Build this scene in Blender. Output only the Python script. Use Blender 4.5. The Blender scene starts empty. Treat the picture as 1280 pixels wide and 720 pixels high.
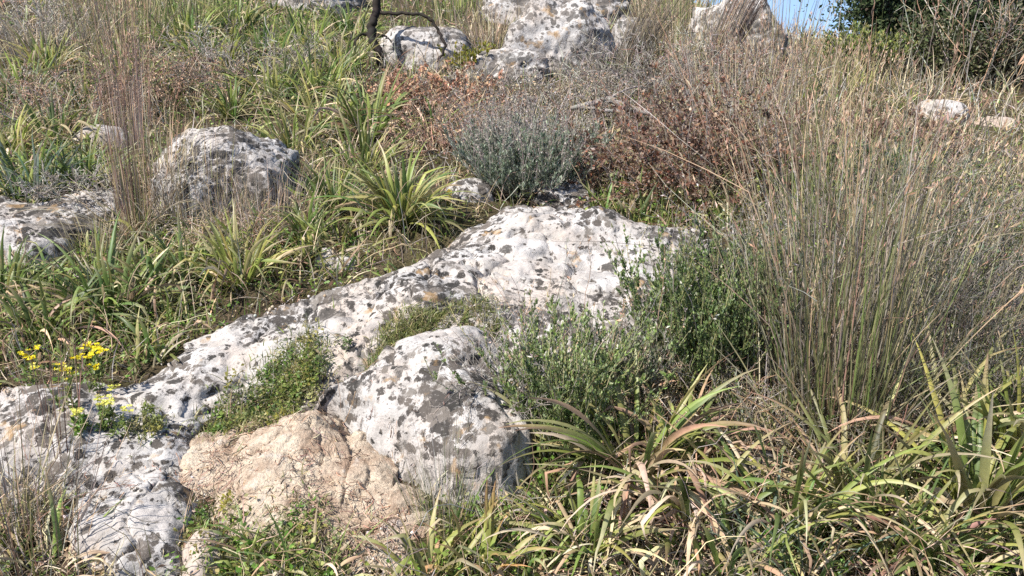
import bpy, bmesh, math
import numpy as np
from mathutils import Vector

R = np.random.default_rng(7)
SC = bpy.context.scene
COL = SC.collection

# ------------------------------------------------------------------ camera numbers (used to lay the plan of the hillside out)
FPX = 1067.0
PITCH = math.radians(15.0)
CAM = np.array([0.0, 0.0, 1.62])
CP, SP = math.cos(PITCH), math.sin(PITCH)


def sm(a, b, x):
    t = np.clip((np.asarray(x, float) - a) / (b - a), 0, 1)
    return t * t * (3 - 2 * t)


# ------------------------------------------------------------------ noise
def _h(ix, iy, iz, seed):
    M = 0xFFFFFFFF
    n = (ix * 374761393 + iy * 668265263 + iz * 2147483647 + seed * 974711) & M
    n = ((n ^ (n >> 13)) * 1274126177) & M
    n = ((n ^ (n >> 15)) * 2246822519) & M
    return ((n ^ (n >> 16)) & 0xFFFFFF) / float(0xFFFFFF)


def vnoise(P, seed=0):
    P = np.asarray(P, float)
    I = np.floor(P).astype(np.int64)
    F = P - I
    F = F * F * F * (F * (F * 6 - 15) + 10)
    x, y, z = I[..., 0], I[..., 1], I[..., 2]
    fx, fy, fz = F[..., 0], F[..., 1], F[..., 2]
    o = 0
    for a in (0, 1):
        for b in (0, 1):
            for c in (0, 1):
                w = (fx if a else 1 - fx) * (fy if b else 1 - fy) * (fz if c else 1 - fz)
                o = o + w * _h(x + a, y + b, z + c, seed)
    return o * 2 - 1


def fbm(P, seed=0, octv=4, gain=0.5):
    P = np.asarray(P, float)
    o, a, tot = 0, 1.0, 0.0
    for k in range(octv):
        o = o + a * vnoise(P * (2.03 ** k) + 13.7 * k, seed + k)
        tot += a
        a *= gain
    return o / tot


def worley(P, seed=0):
    P = np.asarray(P, float)
    I = np.floor(P).astype(np.int64)
    best = np.full(P.shape[:-1], 9.0)
    for a in (-1, 0, 1):
        for b in (-1, 0, 1):
            for c in (-1, 0, 1):
                J = I + np.array([a, b, c])
                q = np.stack([_h(J[..., 0], J[..., 1], J[..., 2], seed + s) for s in (1, 2, 3)], -1)
                best = np.minimum(best, ((J + q - P) ** 2).sum(-1))
    return np.sqrt(best)


def facets(P, seed=0):
    """broken planes: every cell has a height and a slope of its own"""
    P = np.asarray(P, float)
    I = np.floor(P).astype(np.int64)
    best = np.full(P.shape[:-1], 9.0)
    val = np.zeros(P.shape[:-1])
    for a in (-1, 0, 1):
        for b in (-1, 0, 1):
            for c in (-1, 0, 1):
                J = I + np.array([a, b, c])
                q = np.stack([_h(J[..., 0], J[..., 1], J[..., 2], seed + s) for s in (1, 2, 3)], -1)
                g = np.stack([_h(J[..., 0], J[..., 1], J[..., 2], seed + s) for s in (4, 5, 6)], -1) - 0.5
                e = P - (J + q)
                d = (e ** 2).sum(-1)
                v = _h(J[..., 0], J[..., 1], J[..., 2], seed + 7) - 0.5 + (e * g).sum(-1) * 1.2
                m = d < best
                best = np.where(m, d, best)
                val = np.where(m, v, val)
    return val


def n2(x, y, s, seed, octv=3):
    x = np.asarray(x, float)
    return fbm(np.stack([x * s, np.asarray(y, float) * s, np.zeros_like(x) + 0.37], -1), seed, octv)


# ------------------------------------------------------------------ terrain
def T(x, y):
    x = np.asarray(x, float)
    y = np.asarray(y, float)
    s = 0.20 - 0.036 * sm(1.0, 4.5, x) + 0.02 * sm(-0.5, -5, x)
    yc = 22 - 10.3 * sm(1.2, 3.6, x)
    k = 1.2
    soft = yc - np.logaddexp(0, (yc - y) / k) * k            # smooth min(y, yc)
    z = s * np.where(y > 0, soft, 0) + 0.10 * np.where(y > 0, 0, np.maximum(y, -14)) - 0.07 * np.maximum(0, y - yc - 1)
    near = 1 - sm(30, 60, np.hypot(x, y))
    z = z + near * (0.07 * n2(x, y, 0.7, 3) + 0.028 * n2(x, y, 2.6, 9))
    return z


def gnd(px, py, lift=0.0, tmax=40.0):
    """the point of the hillside seen at a place in the photograph"""
    dx, dy = (px - 640) / FPX, (360 - py) / FPX
    d = np.array([dx, CP + dy * SP, -SP + dy * CP])
    t = np.concatenate([np.arange(0.6, 8, 0.02), np.arange(8, tmax, 0.05)])
    p = CAM + t[:, None] * d
    f = p[:, 2] - T(p[:, 0], p[:, 1]) - lift
    i = int(np.argmax(f < 0)) if (f < 0).any() else len(t) - 1
    i = max(i, 1)
    a = f[i - 1] / (f[i - 1] - f[i] + 1e-9)
    q = CAM + (t[i - 1] + a * (t[i] - t[i - 1])) * d
    return q


def proj(P):
    P = np.asarray(P, float) - CAM
    dep = P[..., 1] * CP - P[..., 2] * SP
    up = P[..., 1] * SP + P[..., 2] * CP
    dep = np.maximum(dep, 0.05)
    return 640 + FPX * P[..., 0] / dep, 360 - FPX * up / dep, dep


def mpp(q):
    """metres per photo pixel at a point"""
    return proj(q)[2] / FPX


# ------------------------------------------------------------------ materials
def new_mat(name):
    m = bpy.data.materials.new(name)
    m.use_nodes = True
    nt = m.node_tree
    for n in list(nt.nodes):
        nt.nodes.remove(n)
    return m, nt, nt.nodes, nt.links


def ramp(N, pts, interp='LINEAR'):
    r = N.new('ShaderNodeValToRGB')
    r.color_ramp.interpolation = interp
    el = r.color_ramp.elements
    while len(el) < len(pts):
        el.new(0.5)
    for e, (p, c) in zip(el, pts):
        e.position = p
        e.color = (c, c, c, 1) if np.isscalar(c) else (*c, 1)
    return r


def leaf_mat(name, trans=0.3, rough=0.55, spec=0.25):
    m, nt, N, L = new_mat(name)
    out = N.new('ShaderNodeOutputMaterial')
    at = N.new('ShaderNodeAttribute')
    at.attribute_name = 'Col'
    geo = N.new('ShaderNodeNewGeometry')
    no = N.new('ShaderNodeTexNoise')
    no.inputs['Scale'].default_value = 60
    no.inputs['Detail'].default_value = 3
    L.new(geo.outputs['Position'], no.inputs['Vector'])
    mr = N.new('ShaderNodeMapRange')
    mr.inputs['To Min'].default_value = 0.72
    mr.inputs['To Max'].default_value = 1.28
    L.new(no.outputs['Fac'], mr.inputs['Value'])
    mul = N.new('ShaderNodeVectorMath')
    mul.operation = 'SCALE'
    L.new(at.outputs['Color'], mul.inputs[0])
    L.new(mr.outputs['Result'], mul.inputs['Scale'])
    p = N.new('ShaderNodeBsdfPrincipled')
    p.inputs['Roughness'].default_value = rough
    p.inputs['Specular IOR Level'].default_value = spec
    L.new(mul.outputs['Vector'], p.inputs['Base Color'])
    if trans > 0:
        t = N.new('ShaderNodeBsdfTranslucent')
        L.new(mul.outputs['Vector'], t.inputs['Color'])
        mx = N.new('ShaderNodeMixShader')
        mx.inputs[0].default_value = trans
        L.new(p.outputs[0], mx.inputs[1])
        L.new(t.outputs[0], mx.inputs[2])
        L.new(mx.outputs[0], out.inputs[0])
    else:
        L.new(p.outputs[0], out.inputs[0])
    return m


def mixc(N, L, fac, a, b):
    n = N.new('ShaderNodeMix')
    n.data_type = 'RGBA'
    for s, v in ((n.inputs[0], fac), (n.inputs[6], a), (n.inputs[7], b)):
        if isinstance(v, (tuple, list)):
            s.default_value = (*v, 1)
        elif isinstance(v, (int, float)):
            s.default_value = v
        else:
            L.new(v, s)
    return n.outputs[2]


def math_(N, L, op, a, b=None, c=None):
    n = N.new('ShaderNodeMath')
    n.operation = op
    for i, v in enumerate((a, b, c)):
        if v is None:
            continue
        if isinstance(v, (int, float)):
            n.inputs[i].default_value = v
        else:
            L.new(v, n.inputs[i])
    return n.outputs[0]


def noise(N, L, vec, scale, detail=4, rough=0.55, out='Fac', off=None):
    n = N.new('ShaderNodeTexNoise')
    n.inputs['Scale'].default_value = scale
    n.inputs['Detail'].default_value = detail
    n.inputs['Roughness'].default_value = rough
    if off is not None:
        m = N.new('ShaderNodeVectorMath')
        m.operation = 'ADD'
        m.inputs[1].default_value = off
        L.new(vec, m.inputs[0])
        vec = m.outputs[0]
    L.new(vec, n.inputs['Vector'])
    return n.outputs[out]


def rock_mat(name, lichen=1.0, warm=0.0, spot=1.0, tint=1.0):
    m, nt, N, L = new_mat(name)
    out = N.new('ShaderNodeOutputMaterial')
    geo = N.new('ShaderNodeNewGeometry')
    pos = geo.outputs['Position']
    # wobble the coordinates so that lichen rosettes are not perfect discs
    wob = noise(N, L, pos, 34, 6, 0.75, 'Color')
    sub = N.new('ShaderNodeVectorMath'); sub.operation = 'SUBTRACT'; sub.inputs[1].default_value = (.5, .5, .5)
    L.new(wob, sub.inputs[0])
    scl = N.new('ShaderNodeVectorMath'); scl.operation = 'SCALE'; scl.inputs['Scale'].default_value = 0.06
    L.new(sub.outputs[0], scl.inputs[0])
    add = N.new('ShaderNodeVectorMath'); add.operation = 'ADD'
    L.new(pos, add.inputs[0]); L.new(scl.outputs[0], add.inputs[1])
    wpos = add.outputs[0]
    # stone: cool grey white, pinkish cream and buff patches
    n1 = noise(N, L, pos, 4.5, 5, 0.6)
    r1 = ramp(N, [(0.33, (0.285 * tint, 0.248 * tint, 0.22 * tint)), (0.45, (0.35 * tint, 0.32 * tint, 0.298 * tint)), (0.60, (0.37 * tint, 0.353 * tint, 0.34 * tint))])
    L.new(n1, r1.inputs[0])
    base = r1.outputs[0]
    n2_ = noise(N, L, pos, 2.1, 4, 0.6, off=(5, 3, 1))
    r2 = ramp(N, [(0.55, 0.0), (0.70, 0.6)])
    L.new(n2_, r2.inputs[0])
    base = mixc(N, L, r2.outputs[0], base, (0.36, 0.285, 0.225))
    # grain
    n3 = noise(N, L, pos, 85, 5, 0.7)
    r3 = ramp(N, [(0.30, 0.76), (0.5, 1.0), (0.72, 1.1)])
    L.new(n3, r3.inputs[0])
    g = N.new('ShaderNodeMix'); g.data_type = 'RGBA'; g.blend_type = 'MULTIPLY'; g.inputs[0].default_value = 1
    L.new(base, g.inputs[6]); L.new(r3.outputs[0], g.inputs[7])
    base = g.outputs[2]
    # where lichen gathers
    den = noise(N, L, pos, 2.6, 3, 0.55, off=(2, 7, 4))

    def spots(scale, rmin, rvar, dmul, seed):
        mp = N.new('ShaderNodeVectorMath'); mp.operation = 'ADD'; mp.inputs[1].default_value = (seed, seed * 2.1, -seed)
        L.new(wpos, mp.inputs[0])
        v = N.new('ShaderNodeTexVoronoi')
        v.inputs['Scale'].default_value = scale
        L.new(mp.outputs[0], v.inputs['Vector'])
        sep = N.new('ShaderNodeSeparateColor')
        L.new(v.outputs['Color'], sep.inputs[0])
        rad = math_(N, L, 'MULTIPLY_ADD', sep.outputs[0], rvar, rmin)
        boost = math_(N, L, 'MULTIPLY_ADD', den, dmul, -dmul * 0.5)
        rad = math_(N, L, 'ADD', rad, boost)
        d = math_(N, L, 'SUBTRACT', rad, v.outputs['Distance'])
        mr = N.new('ShaderNodeMapRange')
        mr.inputs['From Min'].default_value = 0.0
        mr.inputs['From Max'].default_value = 0.035
        L.new(d, mr.inputs['Value'])
        return mr.outputs['Result'], sep.outputs[1]

    film = noise(N, L, wpos, 11, 6, 0.65, off=(4, 8, 2))
    rf = ramp(N, [(0.50, 0.0), (0.56, 0.55)])
    L.new(film, rf.inputs[0])
    base = mixc(N, L, math_(N, L, 'MULTIPLY', rf.outputs[0], lichen), base, (0.235, 0.22, 0.205))
    s1, c1 = spots(18 * spot, 0.17, 0.38, 1.7, 3.1)
    s2, c2 = spots(32 * spot, 0.19, 0.40, 1.6, 7.7)
    s3, c3 = spots(62 * spot, 0.14, 0.38, 2.0, 1.3)
    ms = math_(N, L, 'MAXIMUM', s1, s2)
    ms = math_(N, L, 'MAXIMUM', ms, math_(N, L, 'MULTIPLY', s3, 0.62))
    # ragged larger crusts
    big = noise(N, L, wpos, 7, 6, 0.6, off=(9, 2, 6))
    rb = ramp(N, [(0.60, 0.0), (0.62, 1.0)])
    L.new(big, rb.inputs[0])
    ms = math_(N, L, 'MAXIMUM', ms, math_(N, L, 'MULTIPLY', rb.outputs[0], 0.9))
    brk = noise(N, L, pos, 110, 3, 0.6)
    rk = ramp(N, [(0.30, 0.5), (0.42, 1.0)])
    L.new(brk, rk.inputs[0])
    ms = math_(N, L, 'MULTIPLY', ms, math_(N, L, 'MULTIPLY', rk.outputs[0], lichen))
    lc = ramp(N, [(0.0, (0.028, 0.026, 0.024)), (0.45, (0.055, 0.048, 0.043)), (0.8, (0.10, 0.085, 0.073)), (1.0, (0.15, 0.135, 0.12))])
    L.new(c1, lc.inputs[0])
    colr = mixc(N, L, ms, base, lc.outputs[0])
    # small ochre lichen and moss
    n4 = noise(N, L, pos, 9, 5, 0.6, off=(1, 1, 8))
    r4 = ramp(N, [(0.61, 0.0), (0.68, 0.6)])
    L.new(n4, r4.inputs[0])
    colr = mixc(N, L, r4.outputs[0], colr, (0.30, 0.19, 0.09))
    if warm:
        colr = mixc(N, L, warm, colr, (0.34, 0.24, 0.17))
    p = N.new('ShaderNodeBsdfPrincipled')
    p.inputs['Roughness'].default_value = 0.9
    p.inputs['Specular IOR Level'].default_value = 0.15
    L.new(colr, p.inputs['Base Color'])
    b1 = noise(N, L, pos, 22, 8, 0.68)
    b2 = N.new('ShaderNodeTexVoronoi'); b2.inputs['Scale'].default_value = 48
    L.new(wpos, b2.inputs['Vector'])
    hh = math_(N, L, 'MULTIPLY_ADD', b2.outputs['Distance'], 0.22, b1)
    bp = N.new('ShaderNodeBump')
    bp.inputs['Strength'].default_value = 0.6
    bp.inputs['Distance'].default_value = 0.016
    L.new(hh, bp.inputs['Height'])
    L.new(bp.outputs[0], p.inputs['Normal'])
    L.new(p.outputs[0], out.inputs[0])
    return m


def soil_mat(name, cols, scale=3.0, bump=0.03, stain=None):
    m, nt, N, L = new_mat(name)
    out = N.new('ShaderNodeOutputMaterial')
    geo = N.new('ShaderNodeNewGeometry')
    pos = geo.outputs['Position']
    n1 = noise(N, L, pos, scale, 6, 0.62)
    r = ramp(N, [(0.28 + 0.44 * i / (len(cols) - 1), c) for i, c in enumerate(cols)])
    L.new(n1, r.inputs[0])
    n3 = noise(N, L, pos, 120, 5, 0.7)
    r3 = ramp(N, [(0.30, 0.6), (0.5, 1.0), (0.7, 1.25)])
    L.new(n3, r3.inputs[0])
    g = N.new('ShaderNodeMix'); g.data_type = 'RGBA'; g.blend_type = 'MULTIPLY'; g.inputs[0].default_value = 1
    L.new(r.outputs[0], g.inputs[6]); L.new(r3.outputs[0], g.inputs[7])
    colr = g.outputs[2]
    if stain is not None:
        n5 = noise(N, L, pos, 9, 7, 0.68, off=(3, 1, 7))
        r5 = ramp(N, [(0.50, 0.0), (0.60, 0.6)])
        L.new(n5, r5.inputs[0])
        colr = mixc(N, L, r5.outputs[0], colr, stain)
        n6 = noise(N, L, pos, 16, 5, 0.6, off=(8, 5, 2))
        r6 = ramp(N, [(0.58, 0.0), (0.66, 0.7)])
        L.new(n6, r6.inputs[0])
        colr = mixc(N, L, r6.outputs[0], colr, (0.50, 0.44, 0.38))
    p = N.new('ShaderNodeBsdfPrincipled')
    p.inputs['Roughness'].default_value = 0.95
    p.inputs['Specular IOR Level'].default_value = 0.1
    L.new(colr, p.inputs['Base Color'])
    b1 = noise(N, L, pos, 35, 8, 0.7)
    bp = N.new('ShaderNodeBump')
    bp.inputs['Strength'].default_value = 0.9
    bp.inputs['Distance'].default_value = bump
    L.new(b1, bp.inputs['Height'])
    L.new(bp.outputs[0], p.inputs['Normal'])
    L.new(p.outputs[0], out.inputs[0])
    return m


M_ROCK = rock_mat('lichened_limestone')
M_ROCKFAR = rock_mat('pale_limestone', 0.85, 0.0, 0.75)
M_CLEAN = rock_mat('clean_limestone', 0.1, 0.0, 1.0, 1.0)
M_WARM = rock_mat('buff_limestone', 0.25, 0.45)
M_TAN = soil_mat('bare_tan_rock', [(0.28, 0.20, 0.14), (0.41, 0.315, 0.235), (0.48, 0.40, 0.31), (0.44, 0.35, 0.265)], 5.5, 0.03, (0.25, 0.165, 0.115))
M_SOIL = soil_mat('hillside_soil', [(0.04, 0.03, 0.02), (0.085, 0.062, 0.04), (0.07, 0.06, 0.028), (0.13, 0.097, 0.065)], 2.2, 0.05)
M_LEAF = leaf_mat('green_leaf', 0.46, 0.45, 0.35)
M_DRY = leaf_mat('dry_leaf', 0.22, 0.7, 0.15)
M_WOOD = leaf_mat('bare_stem', 0.0, 0.8, 0.1)
M_PETAL = leaf_mat('petal', 0.35, 0.6, 0.1)


# ------------------------------------------------------------------ mesh building
class MB:
    def __init__(s):
        s.v, s.q, s.c, s.n = [], [], [], 0

    def add(s, V, Q, C):
        s.v.append(V.reshape(-1, 3)); s.q.append(Q.reshape(-1, 4) + s.n); s.c.append(C.reshape(-1, 3))
        s.n += V.reshape(-1, 3).shape[0]

    def build(s, name, mat, parent=None, origin=(0, 0, 0), smooth=True):
        V = np.concatenate(s.v) - np.asarray(origin)
        Q = np.concatenate(s.q)
        C = np.concatenate(s.c)
        o = mesh_obj(name, V, Q, mat, parent, smooth, C)
        if parent is None:
            o.location = origin
        return o


def mesh_obj(name, V, Q, mat, parent=None, smooth=True, C=None):
    me = bpy.data.meshes.new(name)
    me.vertices.add(len(V))
    me.vertices.foreach_set('co', np.ascontiguousarray(V, np.float32).ravel())
    k = Q.shape[1]
    me.loops.add(Q.size)
    me.loops.foreach_set('vertex_index', np.ascontiguousarray(Q, np.int32).ravel())
    me.polygons.add(len(Q))
    me.polygons.foreach_set('loop_start', np.arange(0, Q.size, k, dtype=np.int32))
    me.polygons.foreach_set('loop_total', np.full(len(Q), k, np.int32))
    me.update(calc_edges=True)
    if smooth:
        me.polygons.foreach_set('use_smooth', np.ones(len(Q), bool))
    if C is not None:
        a = me.color_attributes.new('Col', 'FLOAT_COLOR', 'POINT')
        a.data.foreach_set('color', np.concatenate([C, np.ones((len(C), 1))], 1).astype(np.float32).ravel())
    me.materials.append(mat)
    o = bpy.data.objects.new(name, me)
    COL.objects.link(o)
    if parent is not None:
        o.parent = parent
    return o


def tag(o, label=None, cat=None, group=None, kind=None):
    for k, v in (('label', label), ('category', cat), ('group', group), ('kind', kind)):
        if v:
            o[k] = v
    return o


def thing(name, loc, label, cat, group=None):
    o = bpy.data.objects.new(name, None)
    o.empty_display_size = 0.05
    COL.objects.link(o)
    o.location = loc
    return tag(o, label, cat, group)


# ------------------------------------------------------------------ ground
def axis(a, b, fine, lo, hi, n):
    mid = np.arange(a, b + fine / 2, fine)
    g = np.geomspace(1, 2, n)  # spacing grows outward
    left = a - (a - lo) * ((g - 1) ** 2.6)
    right = b + (hi - b) * ((g - 1) ** 2.6)
    return np.concatenate([left[::-1][:-1], mid, right[1:]])


gx = axis(-8, 8, 0.05, -400, 400, 40)
gy = axis(0.0, 16, 0.05, -400, 420, 40)
GX, GY = np.meshgrid(gx, gy)
GZ = T(GX, GY) + (1 - sm(12, 18, np.hypot(GX, GY))) * 0.014 * n2(GX, GY, 9.0, 31)
nx, ny = len(gx), len(gy)
ii = np.arange(nx * ny).reshape(ny, nx)
gq = np.stack([ii[:-1, :-1], ii[:-1, 1:], ii[1:, 1:], ii[1:, :-1]], -1).reshape(-1, 4)
tag(mesh_obj('ground', np.stack([GX, GY, GZ], -1).reshape(-1, 3), gq, M_SOIL), 'stony brown hillside soil under the plants', None, None, 'structure')


# ------------------------------------------------------------------ rocks
def sd_poly(x, y, poly):
    """distance inside a polygon (positive inside)"""
    P = np.stack([x, y], -1)
    best = np.full(x.shape, 1e9)
    ins = np.zeros(x.shape, bool)
    n = len(poly)
    for i in range(n):
        a, b = poly[i], poly[(i + 1) % n]
        e = b - a
        t = np.clip(((P - a) @ e) / (e @ e + 1e-12), 0, 1)
        dd = P - a - t[..., None] * e
        best = np.minimum(best, (dd ** 2).sum(-1))
        c = ((a[1] > y) != (b[1] > y))
        xi = (b[0] - a[0]) * (y - a[1]) / (b[1] - a[1] + 1e-12) + a[0]
        ins ^= c & (x < xi)
    d = np.sqrt(best)
    return np.where(ins, d, -d)


SLABS = []     # (poly, height function) of the rocks that lie in the ground
BLOBS = []     # (centre x, y, radius) of the loose boulders


class Slab:
    def __init__(s, pix, H, ramp_, lift=None, humps=(), wob=0.05, pw=2.2, seed=1, h0=0.0):
        lift = H * 0.6 if lift is None else lift
        s.poly = np.array([gnd(q[0], q[1], q[2] if len(q) > 2 else lift)[:2] for q in pix])
        s.H, s.ramp, s.wob, s.pw, s.seed, s.h0 = H, ramp_, wob, pw, seed, h0
        s.humps = [(gnd(px, py, lift + h * 0.6)[:2], r, h) for px, py, r, h in humps]
        SLABS.append(s)

    def sd(s, x, y):
        return sd_poly(x, y, s.poly) + s.wob * n2(x, y, 5.0, s.seed, 4)

    def top(s, x, y, d=None):
        d = s.sd(x, y) if d is None else d
        t = np.clip(d / s.ramp, 0, 1)
        h = s.H * (1 - (1 - t) ** s.pw) + s.h0 * np.clip(d / 0.035, 0, 1) ** 0.7
        for c, r, hh in s.humps:
            q = ((x - c[0]) ** 2 + (y - c[1]) ** 2) / (r * r)
            h = h + hh * np.exp(-q) * np.clip(d / (s.ramp * 0.7), 0, 1)
        h = np.where(d < 0, np.maximum(-0.15, d * 1.6), h)
        return T(x, y) + h

    def build(s, name, mat, label, cat, res, amp, pits=0.02, crack=0.0, facet=0.0, fs=3.5):
        lo, hi = s.poly.min(0) - 0.12, s.poly.max(0) + 0.12
        xs, ys = np.arange(lo[0], hi[0], res), np.arange(lo[1], hi[1], res)
        X, Y = np.meshgrid(xs, ys)
        D = s.sd(X, Y)
        Z = s.top(X, Y, D)
        P = np.stack([X, Y, Z], -1)
        dzx, dzy = np.gradient(Z, res, axis=1), np.gradient(Z, res, axis=0)
        Nn = np.stack([-dzx, -dzy, np.ones_like(Z)], -1)
        Nn /= np.linalg.norm(Nn, axis=-1, keepdims=True)
        sd = s.seed * 10
        f = amp * (fbm(P * 3.2, sd, 3) * 1.0 + fbm(P * 9, sd + 5, 4, 0.55) * 0.45 + fbm(P * 34, sd + 9, 3, 0.6) * 0.13)
        if pits:
            w = worley(P * np.array([9, 9, 9]) + 0.4 * fbm(P * 6, sd + 20, 2)[..., None], sd + 30)
            msk = sm(-0.1, 0.35, fbm(P * 1.7, sd + 40, 2))
            f = f - pits * np.exp(-(w / 0.32) ** 2) * msk
            w2 = worley(P * 26, sd + 33)
            f = f - pits * 0.35 * np.exp(-(w2 / 0.35) ** 2)
        if facet:
            wq = P + 0.05 * np.stack([fbm(P * 7 + 9 * k, sd + 60 + k, 3) for k in range(3)], -1)
            f = f + facet * facets(wq * fs, sd + 70) + facet * 0.3 * facets(wq * fs * 2.6, sd + 74) + facet * 0.08 * facets(wq * fs * 6.5, sd + 78)
        if crack:
            r_ = np.abs(fbm(P * np.array([1.6, 2.4, 2]) + 3, sd + 50, 3))
            r2 = np.abs(fbm(P * np.array([4.5, 3.2, 5]) + 8, sd + 53, 3))
            f = f - crack * np.exp(-(r_ / 0.03) ** 2) - 0.6 * crack * np.exp(-(r2 / 0.03) ** 2)
        P = P + Nn * f[..., None]
        keep = D > -0.09
        ny_, nx_ = X.shape
        idx = np.arange(nx_ * ny_).reshape(ny_, nx_)
        q = np.stack([idx[:-1, :-1], idx[:-1, 1:], idx[1:, 1:], idx[1:, :-1]], -1)
        kq = keep[:-1, :-1] & keep[:-1, 1:] & keep[1:, 1:] & keep[1:, :-1]
        q = q[kq]
        used = np.unique(q)
        rm = np.full(nx_ * ny_, -1); rm[used] = np.arange(len(used))
        V = P.reshape(-1, 3)[used]
        c = np.array([*s.poly.mean(0), 0.0]); c[2] = float(T(c[0], c[1]))
        o = mesh_obj(name, V - c, rm[q], mat)
        o.location = c
        return tag(o, label, cat)


_ico = {}


def ico(n):
    if n not in _ico:
        bm = bmesh.new()
        bmesh.ops.create_icosphere(bm, subdivisions=n, radius=1)
        V = np.array([v.co[:] for v in bm.verts])
        F = np.array([[v.index for v in f.verts] for f in bm.faces])
        bm.free()
        _ico[n] = (V, F)
    return _ico[n]


def boulder(px, base, w, h, dep, label, mat, seed, sub=6, amp=0.2, sq=2.5, tilt=0.0, cat='rock', name='limestone_boulder', sink=0.3):
    q = gnd(px, base)
    m = mpp(q)
    a, b, c = w * m / 2, w * m / 2 * dep, h * m
    q = q + np.array([0, b * 0.8, 0]); q[2] = float(T(q[0], q[1]))
    V, F = ico(sub)
    P = V / ((np.abs(V) ** sq).sum(-1, keepdims=True) ** (1 / sq))
    s0 = np.array([1.25, 1.25, 1.1])
    lum = fbm(P * s0 * 0.8, seed, 2) * 1.1 - np.abs(fbm(P * np.array([1.3, 1.3, 2.6]), seed + 3, 3)) * 0.55 + fbm(P * np.array([3.6, 3.6, 6]), seed + 6, 4, 0.6) * 0.30 + fbm(P * 15, seed + 12, 3, 0.6) * 0.10
    w_ = worley(P * 4.5, seed + 20)
    lum = lum - 0.22 * np.exp(-(w_ / 0.3) ** 2) * sm(0, 0.4, fbm(P * 1.2, seed + 31, 2))
    P = P * (1 + amp * lum[:, None])
    P = P * np.array([a, b, c])
    ct, st = math.cos(tilt), math.sin(tilt)
    P = np.stack([P[:, 0] * ct - P[:, 2] * st, P[:, 1], P[:, 0] * st + P[:, 2] * ct], -1)
    P[:, 2] = np.maximum(P[:, 2], -0.5 * c)
    dz = float(T(q[0], q[1] - b * 0.8)) - q[2]
    o = mesh_obj(name, P, F, mat)
    o.location = (q[0], q[1], q[2] + dz * 0.6 - 0.02)
    BLOBS.append((q[0], q[1], a * 0.95, b * 0.95, q[2] + dz * 0.6, c))
    return tag(o, label, cat)


outcrop = Slab([(-60, 478), (70, 464), (150, 462), (190, 437), (240, 410), (330, 374), (420, 347), (500, 327), (560, 302), (590, 270),
                (640, 250), (690, 247), (735, 252), (775, 272), (815, 282), (880, 277), (905, 295), (885, 345), (850, 395), (760, 425),
                (660, 440), (560, 430), (500, 460), (455, 490), (400, 500), (330, 490), (262, 505), (245, 545), (225, 570), (150, 585), (100, 600), (-60, 610)],
               0.08, 0.30, lift=0.07, humps=[(655, 285, 0.20, 0.12), (745, 288, 0.15, 0.10), (810, 300, 0.16, 0.05), (480, 370, 0.3, 0.03)], wob=0.05, seed=2, h0=0.02)
hump = Slab([(374, 508, .09), (396, 484, .12), (445, 458, .15), (478, 424, .16), (530, 398, .17), (592, 390, .17), (634, 412, .14), (655, 470, .08), (668, 545, .02), (668, 600, 0), (630, 628, 0), (575, 632, 0), (532, 618, 0), (490, 585, .02), (452, 540, .05), (415, 515, .07)],
            0.11, 0.30, humps=[(560, 450, 0.22, 0.03)], lift=0.14, wob=0.028, pw=2.2, seed=4, h0=0.115)
tan = Slab([(226, 540), (262, 528), (300, 520), (372, 498), (440, 515), (490, 575), (530, 622), (550, 665), (505, 708), (430, 706), (330, 660), (252, 632), (222, 605)],
           0.05, 0.25, lift=0.04, humps=[(392, 528, 0.11, 0.075), (330, 590, 0.1, 0.015), (455, 660, 0.07, -0.05), (275, 560, 0.06, -0.025)], wob=0.06, seed=5, h0=0.008)
slab2 = Slab([(95, 612), (150, 575), (232, 540), (234, 600), (216, 690), (140, 705), (85, 665)], 0.02, 0.16, lift=0.05, wob=0.045, pw=2, seed=6, h0=0.028)
buff = Slab([(222, 672), (250, 650), (288, 655), (292, 690), (262, 730), (215, 735)], 0.05, 0.10, lift=0.04, wob=0.02, seed=7, h0=0.015)
ledge = Slab([(-60, 248), (0, 247), (50, 252), (95, 246), (140, 238), (160, 255), (120, 285), (75, 322), (20, 332), (-60, 330)], 0.08, 0.25, wob=0.05, seed=8, h0=0.04)

outcrop.build('limestone_outcrop', M_ROCK, 'long pale limestone outcrop with dark lichen spots crossing the middle of the slope', 'rock', 0.0085, 0.034, 0.013, 0.03, 0.02, 3.4)
hump.build('limestone_hump', M_ROCK, 'rounded spotted limestone hump in front of the long outcrop beside the bare tan face', 'rock', 0.006, 0.024, 0.008, 0.02, 0.014, 4.0)
tan.build('bare_rock_face', M_TAN, 'bare tan crumbly rock face below the spotted hump', 'rock', 0.0045, 0.026, 0.006, 0.02, 0.02, 8.0)
slab2.build('limestone_rock', M_ROCK, 'cracked pale slab just left of the bare tan rock face', 'rock', 0.006, 0.024, 0.010, 0.03, 0.035, 4.0)
buff.build('limestone_rock', M_WARM, 'small buff stone at the foot of the cracked pale slab', 'rock', 0.007, 0.03, 0.012)
ledge.build('limestone_boulder', M_ROCK, 'pale grey rock ledge cut by the left edge above the strap leaves', 'rock', 0.012, 0.045, 0.03, 0.02, 0.015, 3.5)

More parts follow.
